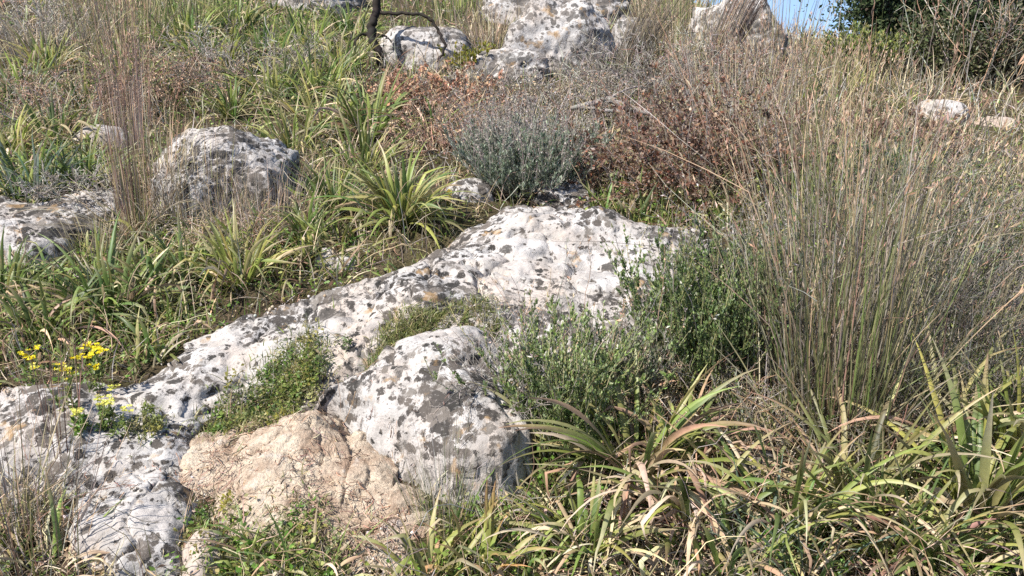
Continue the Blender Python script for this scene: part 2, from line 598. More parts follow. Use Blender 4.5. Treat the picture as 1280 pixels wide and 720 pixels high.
big = Slab([(186, 246, .03), (190, 186, .24), (205, 159, .29), (245, 149, .30), (310, 154, .30), (360, 160, .29), (382, 184, .2), (378, 230, .06), (345, 270, 0), (260, 277, 0), (190, 270, 0)],
           0.22, 0.45, wob=0.06, seed=11, h0=0.14)
big.build('limestone_boulder', M_ROCK, 'broad spotted boulder behind the reddish stalks on the left', 'rock', 0.012, 0.05, 0.03, 0.02, 0.02, 3.6)
boulder(118, 186, 82, 28, 0.7, 'low pale stone left of the reddish stalks', M_CLEAN, 12, 5)
boulder(530, 86, 128, 56, 0.8, 'smooth pale boulder behind the bent black branch', M_ROCKFAR, 13)
boulder(700, 30, 200, 60, 0.6, 'pale rock behind the tall pitted crag, cut by the top edge', M_ROCKFAR, 44, amp=0.3)
boulder(695, 94, 140, 96, 0.7, 'tall pitted white crag at the top centre of the slope', M_ROCKFAR, 14, amp=0.3)
boulder(630, 106, 120, 40, 0.6, 'low broken rock apron at the foot of the white crag', M_ROCKFAR, 15, amp=0.3)
boulder(938, 80, 130, 74, 0.8, 'cream rock on the crest between the dark leaning sheaves', M_ROCKFAR, 16, amp=0.34, sq=3.2)
boulder(796, 68, 66, 52, 0.8, 'pale rock just right of the tall white crag', M_ROCKFAR, 17)
boulder(585, 252, 66, 26, 0.8, 'small grey stone right of the bright strap leaf clump', M_ROCK, 18, 5)
boulder(708, 260, 100, 31, 0.8, 'mottled stone between the blue green shrub and the outcrop', M_ROCK, 19, 5, amp=0.3)
boulder(407, 334, 30, 28, 0.9, 'small white stone on the upper edge of the outcrop, left one of two', M_CLEAN, 20, 5, amp=0.3)
boulder(429, 338, 28, 22, 0.9, 'small cream stone on the upper edge of the outcrop, right one of two', M_CLEAN, 21, 5, amp=0.3)
boulder(1184, 152, 66, 30, 0.8, 'pale stone among dry grass below the dark evergreen thicket', M_ROCKFAR, 22, 5)
boulder(1250, 160, 60, 16, 0.8, 'low cream stone at the right edge below the evergreens', M_WARM, 23, 5)
boulder(390, 14, 130, 40, 0.7, 'pale rock cut by the top edge left of the black branch', M_ROCKFAR, 24, 5)
boulder(490, 676, 46, 26, 0.8, 'pale stone at the lower corner of the bare tan face', M_WARM, 25, 5)
boulder(952, 598, 56, 46, 0.8, 'grey stone under the tall grass tuft on the right', M_ROCK, 26, 5)
boulder(74, 312, 28, 22, 0.9, 'white lump of stone at the right end of the left edge ledge', M_ROCKFAR, 27, 5, amp=0.3)
boulder(460, 690, 40, 22, 0.8, 'small tan stone half buried below the bare rock face', M_TAN, 28, 5)


def surf(x, y):
    z = T(x, y)
    for s in SLABS:
        lo, hi = s.poly.min(0) - 0.1, s.poly.max(0) + 0.1
        m = (x > lo[0]) & (x < hi[0]) & (y > lo[1]) & (y < hi[1])
        if np.any(m):
            z = np.where(m, np.maximum(z, s.top(x, y)), z)
    return z


def surf_in(x, y, slabs):
    z = T(x, y)
    for s in slabs:
        z = np.maximum(z, s.top(x, y))
    return z


def rock_sd(x, y):
    """positive on a rock"""
    d = np.full(np.shape(x), -1.0)
    for s in SLABS:
        d = np.maximum(d, s.sd(x, y))
    for bx, by, a, b, z, c in BLOBS:
        q = np.sqrt(((x - bx) / a) ** 2 + ((y - by) / b) ** 2)
        d = np.maximum(d, (0.93 - q) * min(a, b))
    return d


# ------------------------------------------------------------------ plants: generators
def U(a, b, n):
    return R.uniform(a, b, n)


def unit(v):
    return v / (np.linalg.norm(v, axis=-1, keepdims=True) + 1e-9)


def lerp(a, b, t):
    return a + (b - a) * t


def pick(cols, n, var=0.16):
    """n colours drawn from a list, each a little different"""
    c = np.asarray(cols, float)[R.integers(0, len(cols), n)]
    return np.clip(c * (1 + R.normal(0, var, (n, 1))) * (1 + R.normal(0, 0.05, (n, 3))), 0.004, 0.9)


def arc_paths(root, az, lean, curl, L, S, p=1.3, wob=0.25, kink=None):
    """leaf / stalk centre lines that start at an angle LEAN from the vertical and bend by CURL"""
    n = len(az)
    t = (np.arange(S) + 0.5) / S
    th = lean[:, None] + curl[:, None] * t[None] ** p
    if kink is not None:
        kt, ka = kink
        th = th + ka[:, None] * (t[None] > kt[:, None])
    a = az[:, None] + np.cumsum(R.normal(0, wob / math.sqrt(S), (n, S)), 1)
    d = np.stack([np.sin(th) * np.cos(a), np.sin(th) * np.sin(a), np.cos(th)], -1)
    P = np.concatenate([root[:, None], root[:, None] + np.cumsum(d * (L / S)[:, None, None], 1)], 1)
    D = np.concatenate([d, d[:, -1:]], 1)
    s = np.stack([-np.sin(a), np.cos(a), 0 * a], -1)
    s = np.concatenate([s, s[:, -1:]], 1)
    return P, D, s


def walk_paths(root, d0, L, S, jit, grav=0.0):
    n = len(root)
    d = unit(d0)
    P = [root]
    Ds = []
    for k in range(S):
        d = unit(d + R.normal(0, jit, (n, 3)) + np.array([0, 0, grav]))
        P.append(P[-1] + d * (L / S)[:, None])
        Ds.append(d)
    P = np.stack(P, 1)
    D = np.stack(Ds + [Ds[-1]], 1)
    up = np.array([0.1, 0.2, 1.0])
    s = unit(np.cross(D, up))
    return P, D, s


def strips(mb, P, D, s, W, c0, c1, fold=0.0, prof='leaf', tip=(0.5, 1.0), twist=0.6):
    """flat or V-folded leaves along the centre lines"""
    n, m, _ = P.shape
    t = np.linspace(0, 1, m)[None]
    tw = R.normal(0, twist, (n, 1)) * t + R.normal(0, 0.25, (n, 1))
    nrm = np.cross(s, D)
    s2 = s * np.cos(tw)[..., None] + nrm * np.sin(tw)[..., None]
    n2_ = np.cross(s2, D)
    if prof == 'leaf':
        w = (0.75 + 0.25 * np.sin(t * 3.1)) * np.clip((1.02 - t) / 0.45, 0.02, 1) ** 0.8
    elif prof == 'fine':
        w = np.clip(1.05 - t, 0.05, 1) ** 0.6
    else:
        w = np.ones_like(t)
    w = w * W[:, None] / 2
    f = np.clip((t - tip[0]) / (tip[1] - tip[0] + 1e-6), 0, 1)[..., None]
    col = lerp(c0[:, None], c1[:, None], f)
    a, b = P - s2 * w[..., None], P + s2 * w[..., None]
    base = (np.arange(n) * m)[:, None] + np.arange(m - 1)[None]
    if fold:
        mid = P - n2_ * (w * fold)[..., None]
        V = np.stack([a, mid, b], 2)
        k = base * 3
        Q = np.concatenate([np.stack([k, k + 1, k + 4, k + 3], -1), np.stack([k + 1, k + 2, k + 5, k + 4], -1)], 1)
        C = np.repeat(col[:, :, None], 3, 2)
    else:
        V = np.stack([a, b], 2)
        k = base * 2
        Q = np.stack([k, k + 1, k + 3, k + 2], -1)
        C = np.repeat(col[:, :, None], 2, 2)
    mb.add(V, Q, C)


def tubes(mb, P, D, s, r0, r1, c0, c1, sides=3):
    n, m, _ = P.shape
    t = np.linspace(0, 1, m)[None]
    r = lerp(r0[:, None], r1[:, None], t)
    nr = np.cross(s, D)
    ring = []
    for k in range(sides):
        a = 2 * math.pi * k / sides
        ring.append(P + (s * math.cos(a) + nr * math.sin(a)) * r[..., None])
    V = np.stack(ring, 2)
    base = ((np.arange(n) * m)[:, None] + np.arange(m - 1)[None]) * sides
    Q = np.concatenate([np.stack([base + k, base + (k + 1) % sides, base + sides + (k + 1) % sides, base + sides + k], -1) for k in range(sides)], 1)
    col = lerp(c0[:, None], c1[:, None], t[..., None])
    mb.add(V, Q, np.repeat(col[:, :, None], sides, 2))


def leaflets(mb, pos, dirn, L, W, col, cup=0.25, face=0.9):
    """small single leaves: a bent diamond each"""
    n = len(pos)
    d = unit(dirn)
    s = unit(np.cross(d, R.normal(0, 1, (n, 3)) + np.array([-0.5, -0.3, 1.0]) * face))     # leaves turn their faces to the light
    u = np.cross(s, d)
    a = pos
    mid = pos + d * (L * 0.5)[:, None] - u * (L * cup * 0.5)[:, None]
    tip = pos + d * L[:, None]
    V = np.stack([a, mid + s * (W / 2)[:, None], tip, mid - s * (W / 2)[:, None]], 1)
    Q = np.arange(n * 4).reshape(n, 4)
    mb.add(V, Q, np.repeat(col[:, None], 4, 1))


def along(P, k, lo=0.2, hi=1.0, pw=1.0):
    """k random points on each centre line: position, index of the line, parameter"""
    n, m, _ = P.shape
    i = np.repeat(np.arange(n), k)
    t = lo + (hi - lo) * R.random(n * k) ** pw
    x = t * (m - 1)
    j = np.minimum(x.astype(int), m - 2)
    f = (x - j)[:, None]
    a, b = P[i, j], P[i, j + 1]
    return a * (1 - f) + b * f, unit(b - a), i, t


def rnd_dir(n):
    return unit(R.normal(0, 1, (n, 3)))


def lift_tips(P, gap=0.006, k=1.0):
    """leaves rest on the ground or rock instead of cutting through it"""
    P[..., 2] = np.maximum(P[..., 2], surf(P[..., 0], P[..., 1]) + gap)
    return P


def at(px, py):
    q = gnd(px, py, 0.0)
    q[2] = float(surf(q[0:1], q[1:2])[0])
    return q


# palettes: real leaf colours
GREEN = [(0.176, 0.221, 0.058), (0.13, 0.189, 0.058), (0.234, 0.26, 0.078), (0.111, 0.156, 0.052)]
YGREEN = [(0.305, 0.305, 0.085), (0.244, 0.281, 0.073), (0.342, 0.317, 0.134)]
BRIGHT = [(0.149, 0.276, 0.046), (0.127, 0.23, 0.04), (0.23, 0.31, 0.069)]
BLUEG = [(0.10, 0.145, 0.095), (0.135, 0.175, 0.125), (0.08, 0.12, 0.075), (0.17, 0.20, 0.15)]
STRAW = [(0.43, 0.345, 0.215), (0.35, 0.275, 0.17), (0.49, 0.415, 0.29), (0.30, 0.225, 0.14)]
TANR = [(0.40, 0.27, 0.185), (0.34, 0.215, 0.145), (0.47, 0.36, 0.26), (0.26, 0.165, 0.115)]
GREYS = [(0.24, 0.21, 0.185), (0.31, 0.28, 0.25), (0.19, 0.165, 0.145), (0.38, 0.345, 0.31)]
REDB = [(0.22, 0.125, 0.09), (0.28, 0.165, 0.125), (0.16, 0.095, 0.072), (0.33, 0.22, 0.17), (0.25, 0.18, 0.155)]
OLIVE = [(0.194, 0.189, 0.076), (0.238, 0.216, 0.108), (0.14, 0.151, 0.059), (0.302, 0.27, 0.151)]


def strap_clump(px, py, n, L, label, W=0.013, dry=0.25, tips=0.5, spread=1.0, lean0=0.08, greens=GREEN, dead=STRAW, floppy=1.0, group=None, cat='plant', r0=0.04, flat=0.0):
    """a rosette of long keeled strap leaves, some of them withered"""
    q = at(px, py)
    t = thing('asphodel_clump', q, label, cat, group)
    W = max(W * 1.2, mpp(q) * 3.1)
    n = int(n * 1.3)
    nd = int(n * dry)
    for nm, k, mat in (('foliage', n - nd, M_LEAF), ('dry_foliage', nd, M_DRY)):
        if k <= 0:
            continue
        az = U(0, 2 * math.pi, k)
        rr = r0 * np.sqrt(R.random(k))
        root = np.stack([q[0] + rr * np.cos(az), q[1] + rr * np.sin(az), np.full(k, q[2] - 0.01)], -1)
        if nm == 'foliage':
            lean = lean0 + (R.random(k) ** 1.2) * 0.85 * spread + flat
            curl = U(0.15, 1.5, k) * floppy
            LL = L * U(0.65, 1.1, k)
            ka = np.where(R.random(k) < 0.22, U(0.4, 1.3, k), 0)
            c0 = pick(greens, k)
            tp = R.random(k) < tips
            c1 = np.where(tp[:, None], pick(dead, k), c0 * 1.12)
            w = W * U(0.7, 1.15, k)
            tip = (0.55, 0.95)
        else:
            lean = 0.35 + R.random(k) * 0.9 * spread + flat
            curl = U(0.6, 2.1, k) * floppy
            LL = L * U(0.55, 1.1, k)
            ka = np.where(R.random(k) < 0.5, U(0.5, 1.6, k), 0)
            c0 = pick(dead, k)
            g = R.random(k) < 0.3
            c0 = np.where(g[:, None], pick(greens, k), c0)
            c1 = pick(dead, k)
            w = W * U(0.45, 1.0, k)
            tip = (0.15, 0.6)
        P, D, s = arc_paths(root, az + R.normal(0, 0.2, k), lean, curl, LL, 11, 1.5, 0.22, (U(0.35, 0.75, k), ka))
        P = lift_tips(P)
        mb = MB()
        strips(mb, P, D, s, w, c0, c1, 0.45, 'leaf', tip, 0.5 if nm == 'foliage' else 1.4)
        mb.build(nm, mat, t, q)
    return t


def grass_tuft(px, py, n, L, label, name='grass_tuft', rad=0.08, lean=(0.0, 0.42), curl=(0.0, 0.35), W=0.0032, cols=OLIVE, tipc=STRAW, bias=(0, 0),
               heads=0.0, headc=TANR, basal=0, cat='grass', group=None, wob=0.18, aspect=1.0, kinkp=0.1, mat=None, lo=0.45):
    q = at(px, py)
    t = thing(name, q, label, cat, group)
    W = max(W, mpp(q) * 0.95)
    az = U(0, 2 * math.pi, n)
    rr = rad * np.sqrt(R.random(n))
    root = np.stack([q[0] + rr * np.cos(az) * aspect, q[1] + rr * np.sin(az), 0 * az], -1)
    root[:, 2] = surf(root[:, 0], root[:, 1]) - 0.015
    le = lean[0] + np.abs(R.normal(0, 1, n)) * (lean[1] - lean[0]) * 0.6
    cu = U(curl[0], curl[1], n)
    LL = L * (lo + (1.05 - lo) * R.random(n) ** 0.8)
    ka = np.where(R.random(n) < kinkp, U(0.2, 0.9, n), 0)
    P, D, s = arc_paths(root, az, le, cu, LL, 9, 1.3, wob, (U(0.5, 0.85, n), ka))
    # the whole tuft may lean
    hgt = (P[..., 2] - q[2])
    P[..., 0] += bias[0] * hgt * (0.6 + 0.5 * hgt / L)
    P[..., 1] += bias[1] * hgt
    mb = MB()
    strips(mb, P, D, s, W * U(0.6, 1.2, n), pick(cols, n, 0.22), pick(tipc, n, 0.2), 0, 'fine', (0.35, 0.95), 1.5)
    mb.build('stalk_bundle', mat or M_DRY, t, q)
    if heads:
        sel = np.nonzero((R.random(n) < heads) & (LL > L * 0.55))[0]
        pos, dr, i, _ = along(P[sel], 9, 0.72, 1.0)
        hb = MB()
        k = len(pos)
        leaflets(hb, pos, dr * 1.0 + rnd_dir(k) * 0.45 + np.array([0, 0, 0.25]), U(0.018, 0.045, k), np.full(k, W * 1.1), pick(headc, k, 0.2))
        hb.build('seed_sprays', M_DRY, t, q)
    if basal:
        k = basal
        az = U(0, 2 * math.pi, k)
        rr = rad * 1.2 * np.sqrt(R.random(k))
        root = np.stack([q[0] + rr * np.cos(az) * aspect, q[1] + rr * np.sin(az), 0 * az], -1)
        root[:, 2] = surf(root[:, 0], root[:, 1]) - 0.01
        P, D, s = arc_paths(root, az, U(0.3, 1.2, k), U(0.3, 1.8, k), L * U(0.15, 0.42, k), 8, 1.3, 0.4)
        P = lift_tips(P, 0.004)
        bb = MB()
        strips(bb, P, D, s, W * U(0.7, 1.3, k), pick(STRAW + GREYS + OLIVE, k, 0.2), pick(STRAW, k, 0.2), 0, 'fine', (0.3, 0.9), 2.0)
        bb.build('basal_foliage', M_DRY, t, q)
    return t


def shrub(px, py, w, h, n, label, name='shrub', leafc=GREEN, stemc=GREYS, leafL=(0.008, 0.016), leafW=0.35, per=26, up=0.5, topc=None, topn=0, dens=1.0, stem_r=0.0018,
          cat='shrub', group=None, start=0.3, jit=0.16, fan=0.75, leafdir=0.6, depth=1.0, deadp=0.0):
    """a dome of thin leafy stems; w, h in metres"""
    q = at(px, py)
    t = thing(name, q, label, cat, group)
    m = mpp(q)
    az = U(0, 2 * math.pi, n)
    rr = np.sqrt(R.random(n))
    root = np.stack([q[0] + 0.42 * w / 2 * rr * np.cos(az), q[1] + 0.42 * w / 2 * depth * rr * np.sin(az), 0 * az], -1)
    root[:, 2] = surf(root[:, 0], root[:, 1]) - 0.015
    lean = fan * rr ** 1.1
    d0 = np.stack([np.sin(lean) * np.cos(az) * (w / h) * 0.75, np.sin(lean) * np.sin(az) * depth * (w / h) * 0.75, np.cos(lean)], -1)
    L = h * U(0.6, 1.08, n) * (1 + 0.12 * rr)
    P, D, s = walk_paths(root, d0, L, 7, jit, up * 0.12)
    # side shoots
    pos, dr, i, tt = along(P, 4, 0.25, 0.9)
    k = len(pos)
    d1 = dr + rnd_dir(k) * 0.6 + np.array([0, 0, up * 0.5])
    P1, D1, s1 = walk_paths(pos, d1, L[i] * U(0.16, 0.40, k) * (1.15 - tt), 4, jit, up * 0.12)
    sb = MB()
    r = np.full(n, max(stem_r, m * 0.5))
    tubes(sb, P, D, s, r, r * 0.5, pick(stemc, n), pick(stemc, n))
    r1 = np.full(k, max(stem_r * 0.6, m * 0.36))
    tubes(sb, P1, D1, s1, r1, r1 * 0.6, pick(stemc, k), pick(stemc, k))
    sb.build('stem', M_WOOD, t, q)
    lb = MB()
    for PP, kk, lo in ((P, per, start), (P1, int(per * 0.62), 0.1)):
        kk = max(1, int(kk * dens))
        pos, dr, i, tt = along(PP, kk, lo, 1.0)
        alive = R.random(len(PP))[i] >= deadp
        pos, dr, tt = pos[alive], dr[alive], tt[alive]
        z = len(pos)
        LL = np.maximum(U(leafL[0], leafL[1], z), m * 1.5)
        pos = pos + rnd_dir(z) * (m * 0.6)
        leaflets(lb, pos, dr * 0.8 + rnd_dir(z) * leafdir + np.array([0, 0, 0.3 * up]), LL, np.maximum(LL * leafW, m * 0.9), pick(leafc, z, 0.24))
    lb.build('foliage', M_LEAF, t, q)
    if topn:
        # spent flower stalks standing out of the dome
        sel = R.integers(0, n, topn)
        root = P[sel, -2]
        az2 = U(0, 2 * math.pi, topn)
        d0 = unit(D[sel, -1] * 0.8 + np.array([0, 0, 0.7]) + R.normal(0, 0.22, (topn, 3)))
        P2, D2, s2 = walk_paths(root, d0, h * U(0.25, 0.62, topn), 6, 0.13, 0.02)
        tb = MB()
        rr_ = np.full(topn, max(0.0011, m * 0.36))
        cc = pick(topc or GREYS, topn)
        tubes(tb, P2, D2, s2, rr_, rr_ * 0.6, cc, cc * 1.1)
        pos, dr, i, tt = along(P2, 9, 0.45, 1.0)
        z = len(pos)
        leaflets(tb, pos, rnd_dir(z) + dr * 0.6, np.maximum(U(0.008, 0.02, z), m * 1.6), np.maximum(U(0.003, 0.007, z), m * 0.8), pick(topc or GREYS, z))
        tb.build('flower_stalk', M_DRY, t, q)
    return t


def brush(px, py, w, h, n, label, name='dead_brush', cols=GREYS, r=0.0022, cat='dead shrub', group=None, spread=1.0, leafc=None, leaves=0, leafL=(0.012, 0.022), up=0.4, jit=0.28, bias=(0, 0), depth=1.0, kids=7):
    """a tangle of bare twigs, branching twice"""
    q = at(px, py)
    t = thing(name, q, label, cat, group)
    m = mpp(q)
    az = U(0, 2 * math.pi, n)
    rr = np.sqrt(R.random(n)) * w / 2 * 0.65
    root = np.stack([q[0] + rr * np.cos(az), q[1] + rr * np.sin(az) * depth, 0 * az], -1)
    root[:, 2] = surf(root[:, 0], root[:, 1]) - 0.01
    d0 = np.stack([np.cos(az) * spread * 0.8 + bias[0], np.sin(az) * spread * 0.8 * depth + bias[1], U(0.3, 1.3, n)], -1)
    L = h * U(0.7, 1.25, n)
    P, D, s = walk_paths(root, d0, L, 8, jit, up * 0.1)
    P = lift_tips(P, 0.01)
    sb = MB()
    a = np.full(n, max(r, m * 0.55))
    c = pick(cols, n, 0.22)
    tubes(sb, P, D, s, a, a * 0.55, c, c * 1.1)
    pos, dr, i, tt = along(P, kids, 0.15, 0.98)
    k = len(pos)
    P1, D1, s1 = walk_paths(pos, dr + rnd_dir(k) * 0.9, L[i] * U(0.2, 0.55, k) * (1.2 - tt), 6, jit, up * 0.06)
    P1 = lift_tips(P1, 0.008)
    a = np.full(k, max(r * 0.55, m * 0.38))
    c = pick(cols, k, 0.22)
    tubes(sb, P1, D1, s1, a, a * 0.6, c, c * 1.1)
    pos, dr, i, tt = along(P1, 3, 0.2, 1)
    k = len(pos)
    P2, D2, s2 = walk_paths(pos, dr + rnd_dir(k) * 0.9, h * U(0.05, 0.16, k), 3, jit)
    a = np.full(k, max(r * 0.4, m * 0.30))
    c = pick(cols, k, 0.22)
    tubes(sb, P2, D2, s2, a, a * 0.7, c, c * 1.1)
    sb.build('twig', M_WOOD, t, q)
    if leaves:
        lb = MB()
        pos, dr, i, tt = along(P2, leaves, 0.1, 1.0)
        z = len(pos)
        LL = np.maximum(U(leafL[0], leafL[1], z), m * 2.0)
        leaflets(lb, pos + rnd_dir(z) * 0.01, dr * 0.4 + rnd_dir(z), LL, LL * 0.6, pick(leafc, z, 0.2), 0.5)
        lb.build('foliage', M_DRY, t, q)
    return t


def in_fan(n, r0=1.25, r1=17.0, a=46, pw=1.0):
    """ground points round the camera's view, closer together near the camera"""
    r = r0 * (r1 / r0) ** (R.random(n) ** pw)
    th = np.radians(U(-a, a, n))
    return r * np.sin(th), r * np.cos(th), r


def region(x, y, spl, default=0.0):
    """plant cover on the hillside: soft patches, each an ellipse on the ground"""
    px, py, _ = proj(np.stack([x, y, T(x, y)], -1))
    o = np.full(np.shape(x), default, float)
    for cx, cy, rx, ry, wgt in spl:
        o = o + wgt * np.exp(-((px - cx) / rx) ** 2 - ((py - cy) / ry) ** 2)
    return o


# ------------------------------------------------------------------ the plants one can tell apart
# strap leaved clumps
SC_ = strap_clump
SC_(500, 280, 105, 0.46, 'bright green strap leaf clump arching at the upper edge of the outcrop', greens=YGREEN + YGREEN + GREEN, dry=0.14, tips=0.3, r0=0.05, W=0.019, spread=1.35, floppy=1.1)
SC_(462, 176, 90, 0.58, 'tall strap leaf clump with long tan withered leaves, below the bent black branch', greens=GREEN, dry=0.42, r0=0.06, W=0.022, spread=1.25, dead=STRAW + TANR)
SC_(540, 176, 80, 0.50, 'mostly withered tan strap leaf clump right of the tall one, before the pale boulder', dry=0.9, dead=TANR + [(0.40, 0.22, 0.14), (0.34, 0.18, 0.12)], r0=0.08, spread=1.2)
SC_(420, 262, 60, 0.36, 'dull green strap leaf clump between the broad spotted boulder and the bright clump', dry=0.3, r0=0.07)
SC_(385, 300, 42, 0.30, 'small dull strap leaf clump just above the two small white stones', dry=0.35)
SC_(300, 352, 60, 0.36, 'pale green strap leaf clump in the grass below the broad spotted boulder', greens=YGREEN, dry=0.25, r0=0.07)
SC_(232, 350, 46, 0.32, 'strap leaf clump with straw coloured tips under the reddish stalks', dry=0.4, tips=0.8)
SC_(135, 392, 85, 0.42, 'large sprawling dark strap leaf clump above the yellow flowers', dry=0.25, r0=0.09, spread=1.25, floppy=1.2)
SC_(55, 418, 60, 0.38, 'drooping strap leaf clump with brown bent leaves near the left edge', dry=0.5, dead=TANR + STRAW, floppy=1.4, r0=0.08)
SC_(5, 372, 55, 0.36, 'strap leaf clump cut by the left edge below the grey ledge', dry=0.3, r0=0.07)
SC_(190, 372, 40, 0.30, 'narrow strap leaf clump right of the large sprawling one', dry=0.35)
SC_(40, 246, 80, 0.44, 'dense green strap leaf clump above the grey ledge at the left edge', greens=GREEN + BLUEG, dry=0.08, r0=0.13, tips=0.15)
SC_(102, 236, 60, 0.38, 'green strap leaf clump left of the reddish stalks, below the low pale stone', dry=0.2, r0=0.10)
SC_(12, 196, 55, 0.42, 'yellowing strap leaf clump at the left edge on the upper slope', greens=YGREEN, dry=0.4, r0=0.1)
SC_(70, 178, 55, 0.40, 'straw tipped strap leaf clump beside the low pale stone', dry=0.45, tips=0.8, r0=0.1)
SC_(30, 122, 55, 0.48, 'dry grey strap leaf clump high on the left edge', dry=0.6, dead=GREYS + STRAW, r0=0.12)
SC_(105, 132, 55, 0.44, 'half withered strap leaf clump left of the reddish stalks on the upper slope', dry=0.6, r0=0.12)
SC_(290, 148, 44, 0.38, 'dark green strap leaf clump on top of the broad spotted boulder edge', greens=GREEN, dry=0.2)
UP = 'lush strap leaf clumps on the upper left slope'
for a, b, c in ((275, 88, 'lush strap leaf clump beside the little white flowers on the upper slope'),
                (330, 84, 'lush strap leaf clump right of the little white flowers'),
                (382, 66, 'lush yellow green strap leaf clump under the pale rock at the top edge'),
                (345, 128, 'yellow green strap leaf clump above the right end of the broad spotted boulder'),
                (395, 118, 'yellow green strap leaf clump left of the tall clump with withered leaves'),
                (402, 160, 'strap leaf clump at the right end of the broad spotted boulder'),
                (425, 92, 'yellow green strap leaf clump at the foot of the bent black branch'),
                (295, 40, 'strap leaf clump near the top edge, left of the pale rock'),
                (232, 60, 'grey green strap leaf clump right of the reddish stalks near the top edge'),
                (440, 48, 'strap leaf clump behind the bent black branch')):
    SC_(a, b, 60, 0.50, c, greens=YGREEN + GREEN, dry=0.22, r0=0.16, tips=0.4, group=UP, spread=1.15)
SC_(165, 120, 56, 0.46, 'pale green strap leaf clump hidden behind the tall reddish sheaf on the upper slope', greens=YGREEN + GREEN, dry=0.3, r0=0.12, tips=0.6, spread=1.15)
SC_(60, 90, 56, 0.46, 'straw and green strap leaf clump near the grey tangle at the top left', greens=YGREEN + GREEN, dry=0.3, r0=0.12, tips=0.6, spread=1.15)
SC_(365, 190, 56, 0.46, 'yellow green strap leaf clump against the right flank of the broad spotted boulder', greens=YGREEN + GREEN, dry=0.3, r0=0.12, tips=0.6, spread=1.15)
SC_(150, 95, 56, 0.46, 'long leaved strap clump left of the top of the reddish sheaf', greens=YGREEN + GREEN, dry=0.3, r0=0.12, tips=0.6, spread=1.15)
SC_(455, 218, 56, 0.46, 'strap leaf clump between the tall withered one and the bright clump', greens=YGREEN + GREEN, dry=0.3, r0=0.12, tips=0.6, spread=1.15)
# front right
SC_(795, 605, 78, 0.49, 'big strap leaf clump in the right foreground with leaves bent over and browned', W=0.0170, dry=0.55, dead=TANR + STRAW, tips=0.85, spread=1.25, floppy=1.35, r0=0.04, greens=YGREEN + GREEN)
SC_(862, 655, 60, 0.45, 'withered tan strap leaf clump right of the big bent one', dry=0.85, dead=TANR + STRAW, spread=1.3, W=0.0150, floppy=1.35, greens=YGREEN + GREEN)
SC_(735, 690, 48, 0.29, 'sparse strap leaf clump in front of the big bent one', dry=0.5, dead=STRAW, floppy=1.35, greens=YGREEN + GREEN)
SC_(985, 668, 62, 0.45, 'narrow leaved clump with straw tips in front of the grey stone', dry=0.55, tips=0.85, W=0.0120, r0=0.06, spread=0.9, dead=TANR + STRAW, floppy=1.35, greens=YGREEN + GREEN)
SC_(1070, 640, 62, 0.47, 'strap leaf clump of pale criss crossing leaves before the tall grass tuft', greens=YGREEN + OLIVE, dry=0.55, tips=0.85, W=0.0130, r0=0.07, dead=TANR + STRAW, floppy=1.35)
SC_(1215, 648, 92, 0.52, 'bright yellow green strap leaf clump in the lower right corner', greens=YGREEN + GREEN[:3], dry=0.35, tips=0.85, W=0.0170, r0=0.06, spread=1.2, floppy=1.35)
SC_(1275, 590, 46, 0.46, 'upright strap leaf clump cut by the right edge', greens=YGREEN, dry=0.4, tips=0.7, W=0.015, lean0=0.02, spread=0.7)
SC_(1150, 700, 54, 0.38, 'low strap leaf clump with reddish dead leaves at the bottom edge, lower right', dry=0.65, dead=TANR + REDB, spread=1.3, W=0.0140, floppy=1.35, greens=YGREEN + GREEN)
SC_(1180, 560, 56, 0.49, 'dry strap leaf clump with long tan leaves behind the bright lower right clump', dry=0.65, dead=TANR + STRAW, tips=0.85, spread=0.9, W=0.0140, floppy=1.35, greens=YGREEN + GREEN)
SC_(1125, 590, 36, 0.30, 'thin dry clump between the tall grass tuft and the bright lower right clump', dry=0.7, W=0.008)
SC_(600, 718, 16, 0.22, 'few stout strap leaves with folded orange tips at the bottom edge', greens=YGREEN, dry=0.3, dead=[(0.42, 0.25, 0.11), (0.4, 0.28, 0.15)], tips=1.0, W=0.015, lean0=0.02, spread=0.5, r0=0.06)
SC_(535, 722, 20, 0.24, 'strap leaves with tan tips at the bottom edge under the bare tan face', greens=OLIVE + YGREEN, dry=0.4, dead=TANR + STRAW, tips=0.9, W=0.011, spread=0.7, r0=0.06)
SC_(660, 722, 24, 0.24, 'thin straw strap leaves at the bottom edge below the spotted hump', dry=0.6, W=0.008, r0=0.07)
SC_(1005, 722, 34, 0.26, 'grassy clump of fine green leaves at the bottom edge on the right', greens=GREEN + BLUEG, dry=0.2, W=0.006, lean0=0.02, spread=0.7, r0=0.08)
SC_(905, 715, 42, 0.29, 'clump of tangled dry leaves at the bottom edge, right of the big bent clump', dry=0.7, dead=GREYS + TANR, W=0.0112, spread=1.3, r0=0.07, floppy=1.35)
SC_(60, 722, 26, 0.26, 'dry strap leaves arching over at the bottom left corner', dry=0.85, dead=STRAW + TANR, W=0.010, spread=1.1, floppy=1.4, r0=0.07)
SC_(395, 722, 18, 0.22, 'few dry straw leaves at the bottom edge under the green weeds', dry=0.7, W=0.008, r0=0.06)

